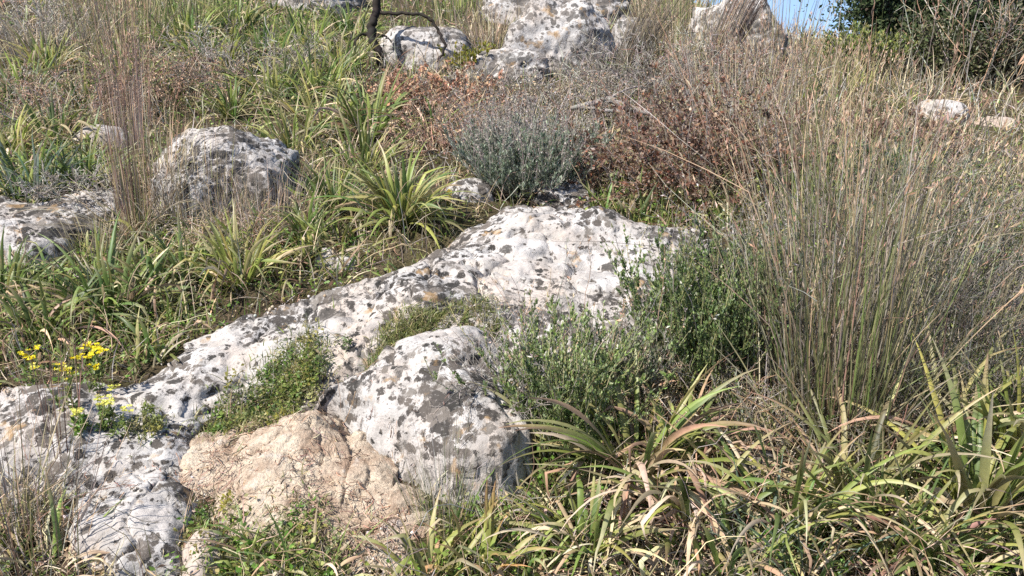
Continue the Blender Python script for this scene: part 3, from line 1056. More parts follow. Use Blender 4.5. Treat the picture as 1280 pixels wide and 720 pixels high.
SC_(930, 618, 34, 0.24, 'small strap leaf clump just left of the grey stone under the tall grass', dry=0.5, dead=TANR + STRAW, W=0.009, r0=0.05)
SC_(845, 590, 44, 0.40, 'upright tan strap leaves between the big bent clump and the orange flower', dry=0.8, dead=TANR, W=0.0130, lean0=0.02, spread=0.6, floppy=1.35, greens=YGREEN + GREEN)
SC_(1110, 690, 66, 0.34, 'fine green clump with straw tips left of the bright lower right clump', greens=GREEN + YGREEN, dry=0.5, tips=0.85, W=0.0080, r0=0.07, spread=0.9, dead=TANR + STRAW, floppy=1.35)
SC_(700, 640, 30, 0.22, 'small bent strap leaf clump between the spotted hump and the big bent clump', dry=0.5, dead=TANR + GREYS, W=0.009, spread=1.2, r0=0.05)
SC_(945, 700, 40, 0.26, 'fine leaved green clump at the bottom, right of the tangled dry clump', greens=GREEN + BLUEG, dry=0.3, W=0.007, r0=0.07, spread=0.9)
SC_(1180, 720, 34, 0.24, 'green strap leaf clump cut by the bottom edge under the bright lower right clump', greens=GREEN + BRIGHT, dry=0.3, W=0.011, r0=0.06)

DOLIVE = [(0.125, 0.125, 0.055), (0.16, 0.15, 0.08), (0.10, 0.11, 0.05), (0.135, 0.17, 0.055), (0.22, 0.19, 0.13), (0.20, 0.13, 0.09), (0.17, 0.15, 0.12)]
DGREY = [(0.13, 0.115, 0.10), (0.18, 0.16, 0.14), (0.10, 0.085, 0.07), (0.15, 0.14, 0.085)]
# tall grasses
GT = grass_tuft
GT(1045, 548, 430, 1.30, 'tall olive and tan grass tuft rising from the right foreground', rad=0.17, lean=(0.0, 0.34), curl=(-0.1, 0.5), heads=0.18, basal=110, kinkp=0.4,
   cols=DOLIVE, tipc=DOLIVE + GREYS + TANR, wob=0.8, W=0.0046, lo=0.3)
GT(1140, 470, 140, 0.76, 'tall dull grass tuft just behind and right of the tallest one', rad=0.24, lean=(0.0, 0.30), heads=0.15, cols=DOLIVE + DGREY, tipc=DOLIVE + GREYS, basal=60, curl=(0.0, 0.7), wob=0.55, W=0.0046, lo=0.3, kinkp=0.35)
GT(1245, 420, 140, 0.62, 'leaning brown grass tuft near the right edge', rad=0.26, lean=(0.0, 0.32), heads=0.15, cols=DOLIVE + DGREY, tipc=DOLIVE + GREYS, bias=(0.12, 0), basal=120, curl=(0.0, 0.7), wob=0.55, W=0.0046, lo=0.3, kinkp=0.35)
GT(985, 505, 120, 0.72, 'brownish grass tuft at the left side of the tallest tuft', rad=0.16, lean=(0.0, 0.3), curl=(-0.1, 0.6), heads=0.3, cols=OLIVE + GREYS + TANR, tipc=STRAW + TANR + GREYS, basal=120, wob=0.55, lo=0.3, kinkp=0.2, W=0.0044)
GT(1195, 500, 150, 0.66, 'grey green broken grass tuft below the purplish twig bush', rad=0.2, lean=(0.0, 0.45), curl=(-0.1, 0.9), heads=0.2, cols=OLIVE + GREYS + GREEN, tipc=STRAW + GREYS, basal=140, wob=0.6, lo=0.3, kinkp=0.3, W=0.0044)
GT(1060, 375, 170, 0.86, 'greenish grass tuft behind the tallest tuft', rad=0.26, lean=(0.0, 0.28), heads=0.15, cols=DOLIVE, tipc=OLIVE + GREYS + STRAW, basal=120, curl=(0.0, 0.6), wob=0.5, W=0.0046, lo=0.3, kinkp=0.25)
GT(1170, 300, 90, 0.52, 'reddish brown grass tuft on the right slope', rad=0.25, lean=(0.02, 0.4), heads=0.4, cols=DOLIVE + TANR, tipc=TANR + STRAW, basal=120, curl=(0.0, 0.7), wob=0.55, W=0.0046, lo=0.3)
GT(1010, 262, 200, 0.68, 'pale green grass tuft right of the red leaved shrub', rad=0.2, lean=(0.02, 0.32), heads=0.15, cols=DOLIVE + GREEN, tipc=OLIVE + TANR, basal=100, curl=(0.0, 0.5), W=0.0046)
GT(1265, 285, 110, 0.42, 'straw coloured grass tuft at the right edge, half way up', rad=0.3, lean=(0.02, 0.45), heads=0.3, cols=OLIVE + STRAW + GREYS, tipc=STRAW, basal=120, curl=(0.0, 0.8), wob=0.4, W=0.0046)
GT(1085, 215, 100, 0.42, 'feathery tan grass tuft below the pale stone on the right slope', rad=0.3, lean=(0.02, 0.4), heads=0.15, cols=OLIVE + GREEN + TANR, tipc=OLIVE + GREYS + STRAW, basal=100, curl=(0.0, 0.8), wob=0.4, W=0.0046)
GT(1210, 215, 110, 0.26, 'low straw grass tuft below the pale stone near the right edge', rad=0.35, lean=(0.05, 0.5), heads=0.3, cols=STRAW + OLIVE + GREYS, tipc=STRAW, curl=(0.0, 0.8))
GT(1000, 150, 120, 0.72, 'thin tan grass tuft on the crest below the gap of sky', rad=0.35, lean=(0.02, 0.35), heads=0.5, cols=OLIVE + STRAW, tipc=TANR + STRAW, curl=(0.0, 0.5))
GT(955, 105, 150, 0.6, 'pale grass tuft in front of the cream rock on the crest', rad=0.4, lean=(0.02, 0.35), heads=0.4, cols=STRAW + OLIVE, tipc=STRAW)
GT(1058, 110, 150, 0.42, 'yellowish grass tuft in front of the dark evergreens', rad=0.45, lean=(0.02, 0.4), heads=0.4, cols=YGREEN + OLIVE, tipc=STRAW)
GT(985, 92, 46, 1.25, 'loose bunch of tall reeds standing against the sky gap', rad=0.25, lean=(0.02, 0.16), heads=0.8, cols=GREYS + OLIVE, tipc=TANR + GREYS, bias=(0.1, 0), lo=0.7)
GT(172, 292, 120, 1.28, 'narrow sheaf of tall reddish brown stalks on the left slope', name='dry_stalk_sheaf', rad=0.085, lean=(0.0, 0.10), curl=(-0.03, 0.1), cols=TANR + GREYS + REDB + OLIVE, tipc=TANR + REDB, heads=0.6,
   basal=120, kinkp=0.15, W=0.0034, wob=0.45, lo=0.25)
GT(172, 200, 70, 1.15, 'dark brown dry stalks behind the tall reddish sheaf, reaching the top edge', name='dry_stalk_sheaf', rad=0.10, lean=(0.0, 0.11), curl=(0, 0.1), cols=REDB + GREYS, tipc=REDB, heads=0.6, wob=0.45, lo=0.35, kinkp=0.15)
GT(48, 705, 45, 0.46, 'upright fine brown and green stalks in the lower left corner', name='dry_stalk_sheaf', rad=0.11, lean=(0.0, 0.28), curl=(0, 0.25), cols=OLIVE + TANR + GREYS, tipc=TANR + REDB, basal=60, W=0.0038, wob=0.5, kinkp=0.2)
GT(10, 660, 60, 0.44, 'grey green fine stalks cut by the left edge at the bottom', rad=0.09, lean=(0.0, 0.25), cols=OLIVE + GREYS, tipc=STRAW, basal=80, W=0.0032)
GT(75, 585, 26, 0.42, 'few thin reddish stalks standing beside the yellow flowers', name='dry_stalk_sheaf', rad=0.10, lean=(0.0, 0.12), cols=REDB + TANR, tipc=REDB, W=0.003, heads=0.3, lo=0.6)
GT(892, 96, 260, 1.15, 'dark leaning sheaf of stalks in front of the cream rock on the crest', name='dry_stalk_sheaf', rad=0.13, lean=(0.0, 0.09), curl=(0, 0.12), cols=GREYS[:3:2] + REDB[2:3], tipc=GREYS[:3:2] + REDB[2:3], bias=(0.42, 0), heads=0.3)
GT(782, 96, 220, 0.78, 'dark short sheaf leaning right beside the pale rock by the white crag', name='dry_stalk_sheaf', rad=0.13, lean=(0.0, 0.14), cols=[(0.10, 0.085, 0.065), (0.15, 0.12, 0.09)], tipc=[(0.16, 0.13, 0.1)], bias=(0.5, 0))
GT(850, 92, 200, 0.85, 'straw grass tuft between the two dark leaning sheaves', rad=0.4, lean=(0.02, 0.4), cols=STRAW + OLIVE, tipc=STRAW, heads=0.3)
GT(915, 178, 150, 0.75, 'grey dry grass tuft growing through the red leaved shrub', rad=0.3, lean=(0.02, 0.35), cols=GREYS + OLIVE, tipc=GREYS + STRAW, heads=0.3)
GT(612, 70, 240, 0.50, 'rounded brown dry grass tuft between the pale boulder and the white crag', rad=0.18, lean=(0.05, 0.6), cols=TANR + OLIVE + GREYS, tipc=TANR + STRAW, basal=120)
GT(150, 62, 240, 0.85, 'fine green and tan grass tuft at the top left', rad=0.4, lean=(0.02, 0.32), cols=GREEN + OLIVE + STRAW, tipc=STRAW, heads=0.3)
GT(62, 72, 260, 0.65, 'grey tangled dry grass tuft near the top left corner', rad=0.5, lean=(0.1, 0.8), curl=(0, 1.0), cols=GREYS + STRAW, tipc=GREYS + STRAW, basal=160)
GT(240, 40, 240, 0.75, 'soft green grass tuft at the top, right of the reddish sheaf', rad=0.5, lean=(0.02, 0.35), cols=GREEN + OLIVE, tipc=STRAW + OLIVE)
GT(570, 20, 180, 0.6, 'green and tan grass tuft behind the smooth pale boulder', rad=0.5, lean=(0.02, 0.4), cols=OLIVE + GREEN, tipc=STRAW)
GT(840, 30, 200, 0.8, 'green grass tuft at the top edge right of the white crag', rad=0.5, lean=(0.02, 0.35), cols=GREEN + OLIVE, tipc=STRAW)
GT(262, 284, 150, 0.40, 'thin grey grass tuft in front of the broad spotted boulder', rad=0.16, lean=(0.02, 0.35), cols=GREYS + OLIVE + STRAW, tipc=GREYS + STRAW, basal=90, aspect=1.5, W=0.002)
GT(330, 290, 140, 0.38, 'pinkish dry grass tuft at the right foot of the broad spotted boulder', rad=0.15, lean=(0.02, 0.4), cols=GREYS + TANR, tipc=GREYS + TANR, basal=90, aspect=1.4, W=0.002)
GT(212, 268, 110, 0.34, 'tan dry grass tuft at the left foot of the broad spotted boulder', rad=0.12, lean=(0.02, 0.4), cols=TANR + STRAW, tipc=STRAW, basal=80, W=0.002)
GT(555, 652, 130, 0.27, 'sparse grey green grass tuft in front of the spotted hump', rad=0.09, lean=(0.02, 0.3), cols=GREYS + OLIVE + GREEN, tipc=GREYS, W=0.0016, basal=40)
GT(120, 330, 90, 0.30, 'dark thin grass tuft in front of the white lump on the left ledge', rad=0.09, lean=(0.05, 0.5), cols=OLIVE + GREYS, tipc=STRAW)

# shrubs
shrub(660, 236, 0.88, 0.39, 300, 'low blue green shrub topped with grey spent flower stalks', leafc=[(0.24, 0.29, 0.20), (0.30, 0.34, 0.26), (0.17, 0.22, 0.14), (0.36, 0.39, 0.31)], leafL=(0.016, 0.034), leafW=0.24, per=30, up=1.0, topn=420, topc=GREYS + [(0.26, 0.21, 0.19)], start=0.12, fan=0.8, leafdir=0.55, jit=0.12)
shrub(868, 234, 1.2, 0.62, 230, 'wide shrub of dry reddish brown leaves left of the tall grasses', leafc=[(0.25, 0.145, 0.095), (0.30, 0.185, 0.125), (0.18, 0.105, 0.075), (0.37, 0.27, 0.20), (0.12, 0.08, 0.06), (0.31, 0.24, 0.185), (0.28, 0.12, 0.07), (0.22, 0.20, 0.10)], stemc=REDB + GREYS, leafL=(0.014, 0.034), leafW=0.5, per=28, up=0.3, start=0.1, fan=1.0, leafdir=1.0, jit=0.27, topn=160, topc=REDB + GREYS, deadp=0.1)
shrub(702, 560, 0.42, 0.46, 130, 'fresh green small leaved shrub right of the spotted hump', leafc=[(0.30, 0.35, 0.17), (0.25, 0.31, 0.12), (0.34, 0.38, 0.22), (0.23, 0.33, 0.09), (0.18, 0.22, 0.09)], leafL=(0.007, 0.015), leafW=0.55, per=52, up=0.9, start=0.12, fan=0.7, jit=0.20, deadp=0.05, stemc=OLIVE + GREYS[2:3], topn=40, topc=GREYS + TANR)
shrub(780, 505, 0.30, 0.30, 90, 'grey green twiggy shrub between the two fresh green shrubs', leafc=[(0.20, 0.23, 0.12), (0.26, 0.28, 0.17)], leafL=(0.009, 0.017), leafW=0.5, per=22, up=0.9, start=0.25, fan=0.6, jit=0.14, deadp=0.3, topn=30, topc=GREYS)
shrub(872, 482, 0.50, 0.50, 210, 'dense green shrub at the left foot of the tall grass tuft', leafc=[(0.23, 0.30, 0.11), (0.18, 0.26, 0.08), (0.28, 0.34, 0.15), (0.14, 0.19, 0.08), (0.20, 0.24, 0.14)], stemc=OLIVE + GREYS[2:3], leafL=(0.008, 0.016), leafW=0.55, per=52, up=0.9, start=0.2, fan=0.62, jit=0.12, topn=70, topc=GREYS + OLIVE)
shrub(928, 440, 0.36, 0.46, 100, 'darker green shrub close behind the dense green one', leafc=GREEN[1:] + BLUEG, leafL=(0.011, 0.02), leafW=0.5, per=32, up=1.0, start=0.2, fan=0.5, jit=0.12, topn=40, topc=GREYS)
shrub(590, 100, 0.36, 0.30, 50, 'small yellow green leafy plant at the foot of the white crag', name='leafy_plant', leafc=[(0.25, 0.24, 0.04), (0.20, 0.22, 0.05), (0.30, 0.24, 0.05)], leafL=(0.02, 0.04), leafW=0.6, per=16, start=0.1, cat='plant')
shrub(1075, 92, 0.9, 0.5, 90, 'yellow green weed bush at the foot of the dark evergreens', leafc=YGREEN + GREEN, leafL=(0.03, 0.05), leafW=0.35, per=20, start=0.1)
shrub(1120, 190, 0.8, 0.34, 70, 'rusty brown low shrub under the pale stone near the right edge', leafc=REDB + TANR, stemc=REDB, leafL=(0.02, 0.035), leafW=0.5, per=16, start=0.1, fan=1.0, jit=0.2)
shrub(1120, 262, 0.7, 0.42, 80, 'dull green low shrub among the right hand grasses', leafc=GREEN[1:] + BLUEG, leafL=(0.014, 0.026), leafW=0.35, per=18, start=0.1)
shrub(1240, 520, 0.5, 0.36, 90, 'dark twiggy green shrub behind the upright clump at the right edge', leafc=GREEN[1:] + OLIVE, leafL=(0.01, 0.02), leafW=0.4, per=18, start=0.15, fan=0.9, deadp=0.4)

shrub(960, 545, 0.40, 0.24, 60, 'dark low weedy shrub in the shade at the foot of the tall grass tuft', leafc=GREEN[1:] + OLIVE, leafL=(0.008, 0.018), leafW=0.4, per=18, start=0.1, fan=0.9, deadp=0.4)
shrub(1120, 420, 0.6, 0.5, 90, 'olive green low shrub behind the tall grass tuft', leafc=GREEN[1:] + OLIVE + BLUEG, leafL=(0.010, 0.022), leafW=0.35, per=18, start=0.1, fan=0.8, deadp=0.2)
shrub(1215, 360, 0.7, 0.5, 90, 'dull green twiggy shrub in the grasses near the right edge', leafc=GREEN[1:] + OLIVE + BLUEG, leafL=(0.012, 0.024), leafW=0.35, per=18, start=0.1, fan=0.8, deadp=0.3)
shrub(1020, 330, 0.5, 0.42, 70, 'green shrub hidden among the grasses right of the outcrop', leafc=GREEN + OLIVE, leafL=(0.012, 0.022), leafW=0.35, per=18, start=0.1)

# bare brush
brush(1150, 400, 0.7, 0.55, 60, 'dark grey twig bush behind the dull grass on the right', cols=DGREY + GREYS[:1], r=0.002, leafc=GREEN[1:] + OLIVE, leaves=1, leafL=(0.01, 0.018))
brush(1225, 300, 0.9, 0.55, 60, 'dark tangled scrub among the grasses on the right slope', cols=DGREY + GREYS[:2], r=0.002, leafc=OLIVE + GREEN, leaves=1, leafL=(0.012, 0.02))
brush(1125, 320, 0.7, 0.45, 50, 'dark brown scrub behind the greenish grass tuft', cols=DGREY + REDB[:1], r=0.002, leafc=OLIVE + REDB, leaves=1, leafL=(0.012, 0.02))
brush(560, 185, 0.9, 0.34, 60, 'pinkish grey dry brush between the withered clump and the blue green shrub', cols=REDB + TANR + DGREY, leafc=TANR + REDB, leaves=1, leafL=(0.012, 0.024))
brush(600, 140, 1.3, 0.36, 46, 'pale grey dry brush below the smooth pale boulder', cols=GREYS + DGREY, leafc=GREYS + STRAW, leaves=1)
brush(700, 150, 1.2, 0.38, 50, 'grey twig tangle behind the blue green shrub', cols=GREYS + DGREY, leafc=GREYS + TANR, leaves=1)
brush(800, 125, 1.1, 0.60, 70, 'tall grey twig tangle around the fallen pale branch', cols=GREYS + DGREY, spread=0.9)
brush(905, 130, 1.0, 0.55, 60, 'bare grey bush behind the red leaved shrub', cols=DGREY + GREYS + REDB, leafc=REDB + GREYS, leaves=1)
brush(740, 218, 0.5, 0.26, 40, 'pinkish grey twigs between the blue green and the red leaved shrub', cols=GREYS + REDB)
brush(985, 520, 0.55, 0.36, 46, 'dark bare twigs at the left foot of the tall grass tuft', cols=DGREY + REDB[2:3], r=0.0016)
brush(1200, 430, 0.75, 0.55, 60, 'purplish grey twig bush right of the tall grass tuft', cols=DGREY + GREYS[:1] + [(0.2, 0.15, 0.14)], r=0.0018, bias=(0.2, 0))
brush(1130, 510, 0.5, 0.36, 46, 'grey bare twigs at the right foot of the tall grass tuft', cols=DGREY + GREYS[:1], r=0.0016)
brush(1260, 330, 0.9, 0.6, 50, 'olive grey twig bush at the right edge', cols=GREYS + OLIVE, leafc=OLIVE, leaves=1)
brush(300, 105, 1.3, 0.46, 70, 'arching dark twigs on the left slope above the broad spotted boulder', cols=[(0.12, 0.10, 0.085), (0.17, 0.145, 0.125)] + GREYS)
brush(215, 118, 1.2, 0.40, 80, 'brown dry brush right of the tall reddish sheaf', cols=TANR + REDB + DGREY, leafc=TANR, leaves=1)
brush(95, 150, 1.0, 0.36, 80, 'brown dry brush between the straw tipped clumps on the left', cols=TANR + GREYS, leafc=TANR + REDB, leaves=1)
brush(95, 265, 0.5, 0.20, 40, 'grey dry twigs on the back of the left ledge', cols=GREYS)
brush(310, 300, 0.6, 0.18, 40, 'pinkish dry twigs on the grass below the broad spotted boulder', cols=GREYS + TANR)
brush(640, 560, 0.22, 0.26, 26, 'dark thin twigs in the gap between the spotted hump and the green shrub', cols=GREYS[:3], r=0.0012)
brush(870, 540, 0.45, 0.28, 40, 'tan broken twigs in front of the dense green shrub', cols=TANR + STRAW + GREYS, r=0.0018)
brush(20, 60, 1.4, 0.5, 60, 'grey dry bush in the top left corner', cols=GREYS, leafc=GREYS, leaves=1)
brush(545, 140, 0.9, 0.34, 60, 'russet dry brush right of the bent black branch', cols=TANR + REDB, leafc=[(0.36, 0.19, 0.12), (0.28, 0.15, 0.10), (0.42, 0.27, 0.18)], leaves=2, leafL=(0.02, 0.04))


# two branches
def branch(name, label, pts, rads, col, side=(), px0=None):
    q = np.array(pts[0], float)
    t = thing(name, q, label, 'branch')
    for nm, pp, rr in [('limb', pts, rads)] + [('twig', a, b) for a, b in side]:
        pp = np.array(pp, float)
        n = len(pp)
        # Catmull-like refine with a little wobble
        tt = np.linspace(0, n - 1, (n - 1) * 6 + 1)
        P = np.stack([np.interp(tt, np.arange(n), pp[:, k]) for k in range(3)], -1)
        ker = np.array([1, 2, 3, 2, 1]) / 9
        Pp = np.pad(P, ((2, 2), (0, 0)), 'edge')
        P = np.stack([np.convolve(Pp[:, k], ker, 'valid') for k in range(3)], -1)
        P[1:-1] += R.normal(0, rads[0] * 0.16, P[1:-1].shape)
        r = np.interp(tt, np.arange(n), rr)
        D = unit(np.gradient(P, axis=0))
        s = unit(np.cross(D, np.array([0.3, 1, 0.2])))
        nr = np.cross(s, D)
        S = 8
        V = np.stack([P + (s * math.cos(2 * math.pi * k / S) + nr * math.sin(2 * math.pi * k / S)) * (r * (1 + R.normal(0, 0.08, r.shape)))[:, None] for k in range(S)], 1)
        m = len(P)
        b = (np.arange(m - 1) * S)[:, None] + np.arange(S)[None]
        b2 = (np.arange(m - 1) * S)[:, None] + (np.arange(S)[None] + 1) % S
        mb = MB()
        mb.add(V, np.stack([b, b2, b2 + S, b + S], -1), np.repeat(pick([col], m, 0.12)[:, None], S, 1))
        mb.build(nm, M_WOOD, t, q)


def off(px, py, dist):
    """a point at a given distance along the view of the hillside"""
    dx, dy = (px - 640) / FPX, (360 - py) / FPX
    d = np.array([dx, CP + dy * SP, -SP + dy * CP])
    return CAM + d * dist


b0 = at(478, 92)
dd = proj(b0)[2]
blk = (0.022, 0.018, 0.015)
branch('bare_branch', 'bent black bare branch rising past the top edge beside the pale boulder',
       [b0 - np.array([0, 0, .03]), off(474, 66, dd), off(464, 48, dd), off(465, 28, dd + .03), off(471, 14, dd + .05), off(469, -20, dd + .05), off(460, -90, dd + .1), off(470, -150, dd + .1)],
       [.03, .032, .036, .034, .036, .034, .028, .015], blk,
       [([off(471, 15, dd + .05), off(500, 17, dd), off(524, 17, dd - .03), off(540, 24, dd - .05), off(550, 42, dd - .05), off(558, 58, dd - .08), off(547, 78, dd - .1)], [.016, .014, .014, .014, .013, .012, .008]),
        ([off(465, 44, dd), off(452, 42, dd), off(444, 50, dd - .02), off(443, 66, dd - .04)], [.013, .012, .010, .007]),
        ([off(466, 46, dd), off(480, 44, dd), off(490, 54, dd)], [.010, .009, .005])])
b0 = at(720, 138)
dd = proj(b0)[2] - 0.45
pale = (0.21, 0.185, 0.165)
branch('fallen_branch', 'pale grey fallen branch lying in the twigs left of the red leaved shrub',
       [off(712, 136, dd + .2), off(740, 130, dd), off(762, 124, dd), off(785, 134, dd - .05), off(814, 142, dd - .1)], [.014, .02, .026, .024, .018], pale,
       [([off(725, 134, dd + .02), off(755, 138, dd - .03), off(790, 141, dd - .06)], [.012, .014, .010]),
        ([off(762, 124, dd), off(780, 112, dd + .1), off(800, 108, dd + .12)], [.012, .009, .005])])


# yellow flowers and other small flowering weeds
def flower_plant(px, py, h, heads, label, cols, size=0.012, leafn=70, lc=GREEN, name='flowering_weed', spread=0.25, leafL=(0.015, 0.035)):
    q = at(px, py)
    m = mpp(q)
    t = thing(name, q, label, 'flower')
    n = heads
    az = U(0, 6.28, n)
    root = np.repeat(q[None], n, 0) + np.stack([U(-.03, .03, n), U(-.03, .03, n), np.full(n, -.01)], -1)
    d0 = np.stack([np.cos(az) * spread, np.sin(az) * spread, np.ones(n)], -1)
    P, D, s = walk_paths(root, d0, h * U(0.7, 1.05, n), 6, 0.10, 0.03)
    sb = MB()
    r = np.full(n, max(0.0013, m * 0.45))
    tubes(sb, P, D, s, r, r * 0.7, pick(lc, n), pick(lc, n))
    sb.build('stem', M_WOOD, t, q)
    lb = MB()
    pos, dr, i, tt = along(P, max(1, leafn // n), 0.0, 0.75)
    z = len(pos)
    leaflets(lb, pos, dr * 0.3 + rnd_dir(z) + np.array([0, 0, .3]), np.maximum(U(*leafL, z), 2 * m), np.maximum(U(.006, .012, z), m), pick(lc, z))
    lb.build('foliage', M_LEAF, t, q)
    for k in range(n):
        fb = MB()
        c = P[k, -1]
        for j in range(5):
            cc = c + R.normal(0, size * 0.8, 3) * np.array([1, 1, .5])
            a = U(0, 6.28, 1)[0] + np.arange(5) * 2 * math.pi / 5
            dirs = np.stack([np.cos(a), np.sin(a), np.full(5, .35)], -1)
            leaflets(fb, np.repeat(cc[None], 5, 0), dirs, np.full(5, size * .85), np.full(5, size * .75), pick(cols, 5, 0.1), 0.2)
        fb.build('flower_head', M_PETAL, t, q)


YEL = [(0.72, 0.60, 0.03), (0.66, 0.52, 0.02), (0.75, 0.66, 0.06)]
PYEL = [(0.62, 0.60, 0.16), (0.58, 0.55, 0.12)]
flower_plant(122, 506, 0.16, 7, 'weed with the brightest cluster of yellow flowers on the left of the outcrop', YEL)
flower_plant(92, 545, 0.17, 5, 'weed with pale yellow flowers below the brightest cluster', YEL + PYEL)
flower_plant(42, 500, 0.14, 3, 'small weed with one yellow tuft near the left edge', YEL)
flower_plant(138, 572, 0.13, 6, 'leafy weed with pale yellow green flowers on the rock', PYEL, leafn=160)
flower_plant(104, 578, 0.09, 3, 'dark green weed with few pale flowers at the foot of the yellow flowers', PYEL, leafn=120, lc=BRIGHT)
flower_plant(255, 62, 0.22, 4, 'little weed with white flowers on the upper left slope', [(0.75, 0.76, 0.68)], size=0.022, lc=BRIGHT, leafn=90, leafL=(0.04, 0.07))
flower_plant(880, 585, 0.11, 2, 'weed with an orange yellow flower beside the big bent clump', [(0.75, 0.48, 0.04), (0.7, 0.4, 0.04)], size=0.016)
flower_plant(565, 260, 0.10, 3, 'small yellowing weed right of the bright strap leaf clump', [(0.62, 0.50, 0.08)], leafn=60, lc=YGREEN)


# evergreens beyond the crest
def tree(x, y, h, w, label, leafc, n=8000, ls=(0.06, 0.11), name='evergreen_tree', clumps=60):
    q = np.array([x, y, float(T(x, y))])
    t = thing(name, q, label, 'tree')
    nb = 9
    az = U(0, 6.28, nb)
    root = np.repeat(q[None], nb, 0) + np.stack([R.normal(0, .08, nb), R.normal(0, .08, nb), np.full(nb, -.1)], -1)
    d0 = np.stack([np.cos(az) * .55 * w / h, np.sin(az) * .55 * w / h, np.ones(nb)], -1)
    P, D, s = walk_paths(root, d0, h * U(.7, 1.0, nb), 8, .12, 0.02)
    tb = MB()
    c = pick([(.09, .075, .06)], nb)
    tubes(tb, P, D, s, np.full(nb, .06), np.full(nb, .015), c, c, 6)
    pos, dr, i, tt = along(P, clumps // nb + 1, .12, 1)
    k = len(pos)
    P1, D1, s1 = walk_paths(pos, dr * .5 + rnd_dir(k), np.full(k, 1.0) * U(.2, .45, k) * w * .6, 5, .2)
    c = pick([(.09, .075, .06)], k)
    tubes(tb, P1, D1, s1, np.full(k, .018), np.full(k, .006), c, c, 4)
    tb.build('trunk', M_WOOD, t, q)
    lb = MB()
    per = n // k + 1
    for end, sig in ((P1[:, -1], .16), (P1[:, 2], .13)):
        tone = U(.65, 1.3, k)
        i = np.repeat(np.arange(k), per)
        z = len(i)
        pp = end[i] + R.normal(0, 1, (z, 3)) * np.array([sig * 1.25, sig * 1.25, sig]) * (0.5 + 0.8 * R.random((z, 1)))
        L = U(*ls, z)
        leaflets(lb, pp, rnd_dir(z) + np.array([0, 0, .35]), L, L * .45, pick(leafc, z, .22) * tone[i][:, None], .3)
    lb.build('crown', M_LEAF, t, q)


DG = [(0.035, 0.058, 0.024), (0.05, 0.075, 0.03), (0.07, 0.095, 0.042)]
tree(4.3, 9.7, 1.35, 1.25, 'dark rounded evergreen bush right of the sky gap', DG, ls=(.04, .075))
tree(4.75, 9.9, 1.9, 1.6, 'tall dark evergreen at the top right', DG, ls=(.04, .08))
tree(5.75, 9.7, 1.9, 1.7, 'dark evergreen with bare stems at the right edge of the thicket', DG + [(0.10, 0.105, 0.065)], ls=(.04, .08))
tree(4.45, 9.0, 0.75, 1.0, 'olive green bush in front of the dark evergreens', [(0.12, 0.13, 0.06), (0.15, 0.15, 0.08), (0.08, 0.10, 0.04)], 3000, (.03, .06))
tree(5.3, 8.9, 0.8, 1.1, 'greyish olive bush below the tall dark evergreen', [(0.13, 0.13, 0.08), (0.16, 0.155, 0.10)], 3000, (.03, .06))
brush(1225, 108, 1.2, 1.3, 26, 'bare pinkish bush standing in front of the evergreens at the top right', cols=GREYS + TANR, up=1.5, jit=0.12, spread=0.4, r=0.006)


# ------------------------------------------------------------------ growth nobody could count
def keep_off(x, y, margin=0.0):
    return rock_sd(x, y) < margin


LUSH = [(340, 70, 150, 65, 1.3), (60, 205, 130, 60, 1.1), (60, 120, 120, 40, 0.5), (110, 350, 160, 70, 0.8), (330, 320, 110, 35, 0.9), (120, 430, 160, 28, 1.0), (830, 258, 90, 24, 2.2), (360, 690, 110, 45, 1.2),
        (340, 495, 70, 40, 1.0), (1240, 650, 90, 60, 0.8), (760, 560, 120, 90, 0.5), (1000, 680, 120, 40, 0.6), (600, 690, 120, 40, 0.6), (520, 390, 80, 20, 1.0), (240, 30, 90, 30, 0.6), (400, 240, 70, 60, 0.4),
        (985, 530, 75, 40, -0.8), (1130, 520, 80, 50, -0.6)]
DRYS = [(540, 110, 120, 60, 1.0), (190, 112, 110, 40, 0.8), (1100, 150, 160, 90, 0.9), (860, 640, 120, 80, 0.9), (1180, 470, 160, 130, 0.8), (850, 60, 130, 60, 0.8), (300, 260, 130, 50, 0.7), (700, 140, 150, 50, 0.7), (60, 55, 100, 45, 0.6), (230, 650, 50, 60, 0.5), (40, 660, 70, 60, 0.8),
        (985, 530, 75, 40, -1.6), (1130, 520, 80, 50, -1.2), (900, 520, 60, 40, -1.2), (670, 580, 40, 50, -1.0)]
# turf that grows on the rock itself, in seams and hollows: (photo place, radii, which stones carry it)
SEAMS = [(466, 436, 10, 12), (476, 422, 13, 12), (490, 408, 18, 12), (508, 397, 20, 12), (528, 388, 22, 12), (550, 380, 22, 10), (575, 375, 22, 9), (600, 372, 20, 10), (612, 384, 14, 14),
         (338, 486, 52, 26), (300, 500, 34, 18), (385, 458, 30, 18), (360, 470, 40, 26), (182, 532, 26, 12), (245, 628, 24, 14), (340, 680, 80, 32), (272, 506, 24, 14)]


def blades(name, x, y, z, L, W, lean, curl, c0, c1, mat, label, S=4, fold=0, cat=None, tw=1.0, prof='fine'):
    n = len(x)
    root = np.stack([x, y, z - 0.004], -1)
    P, D, s = arc_paths(root, U(0, 6.283, n), lean, curl, L, S, 1.2, 0.4)
    mb = MB()
    strips(mb, P, D, s, W, c0, c1, fold, prof, (0.3, 1.0), tw)
    return tag(mb.build(name, mat), label, cat, None, 'stuff')


def scatter(n, wfun, margin=0.0, **k):
    x, y, r = in_fan(n, **k)
    w_ = wfun(x, y)
    ok = (R.random(n) < w_)
    x, y, r = x[ok], y[ok], r[ok]
    ok = keep_off(x, y, margin)
    return x[ok], y[ok], r[ok]


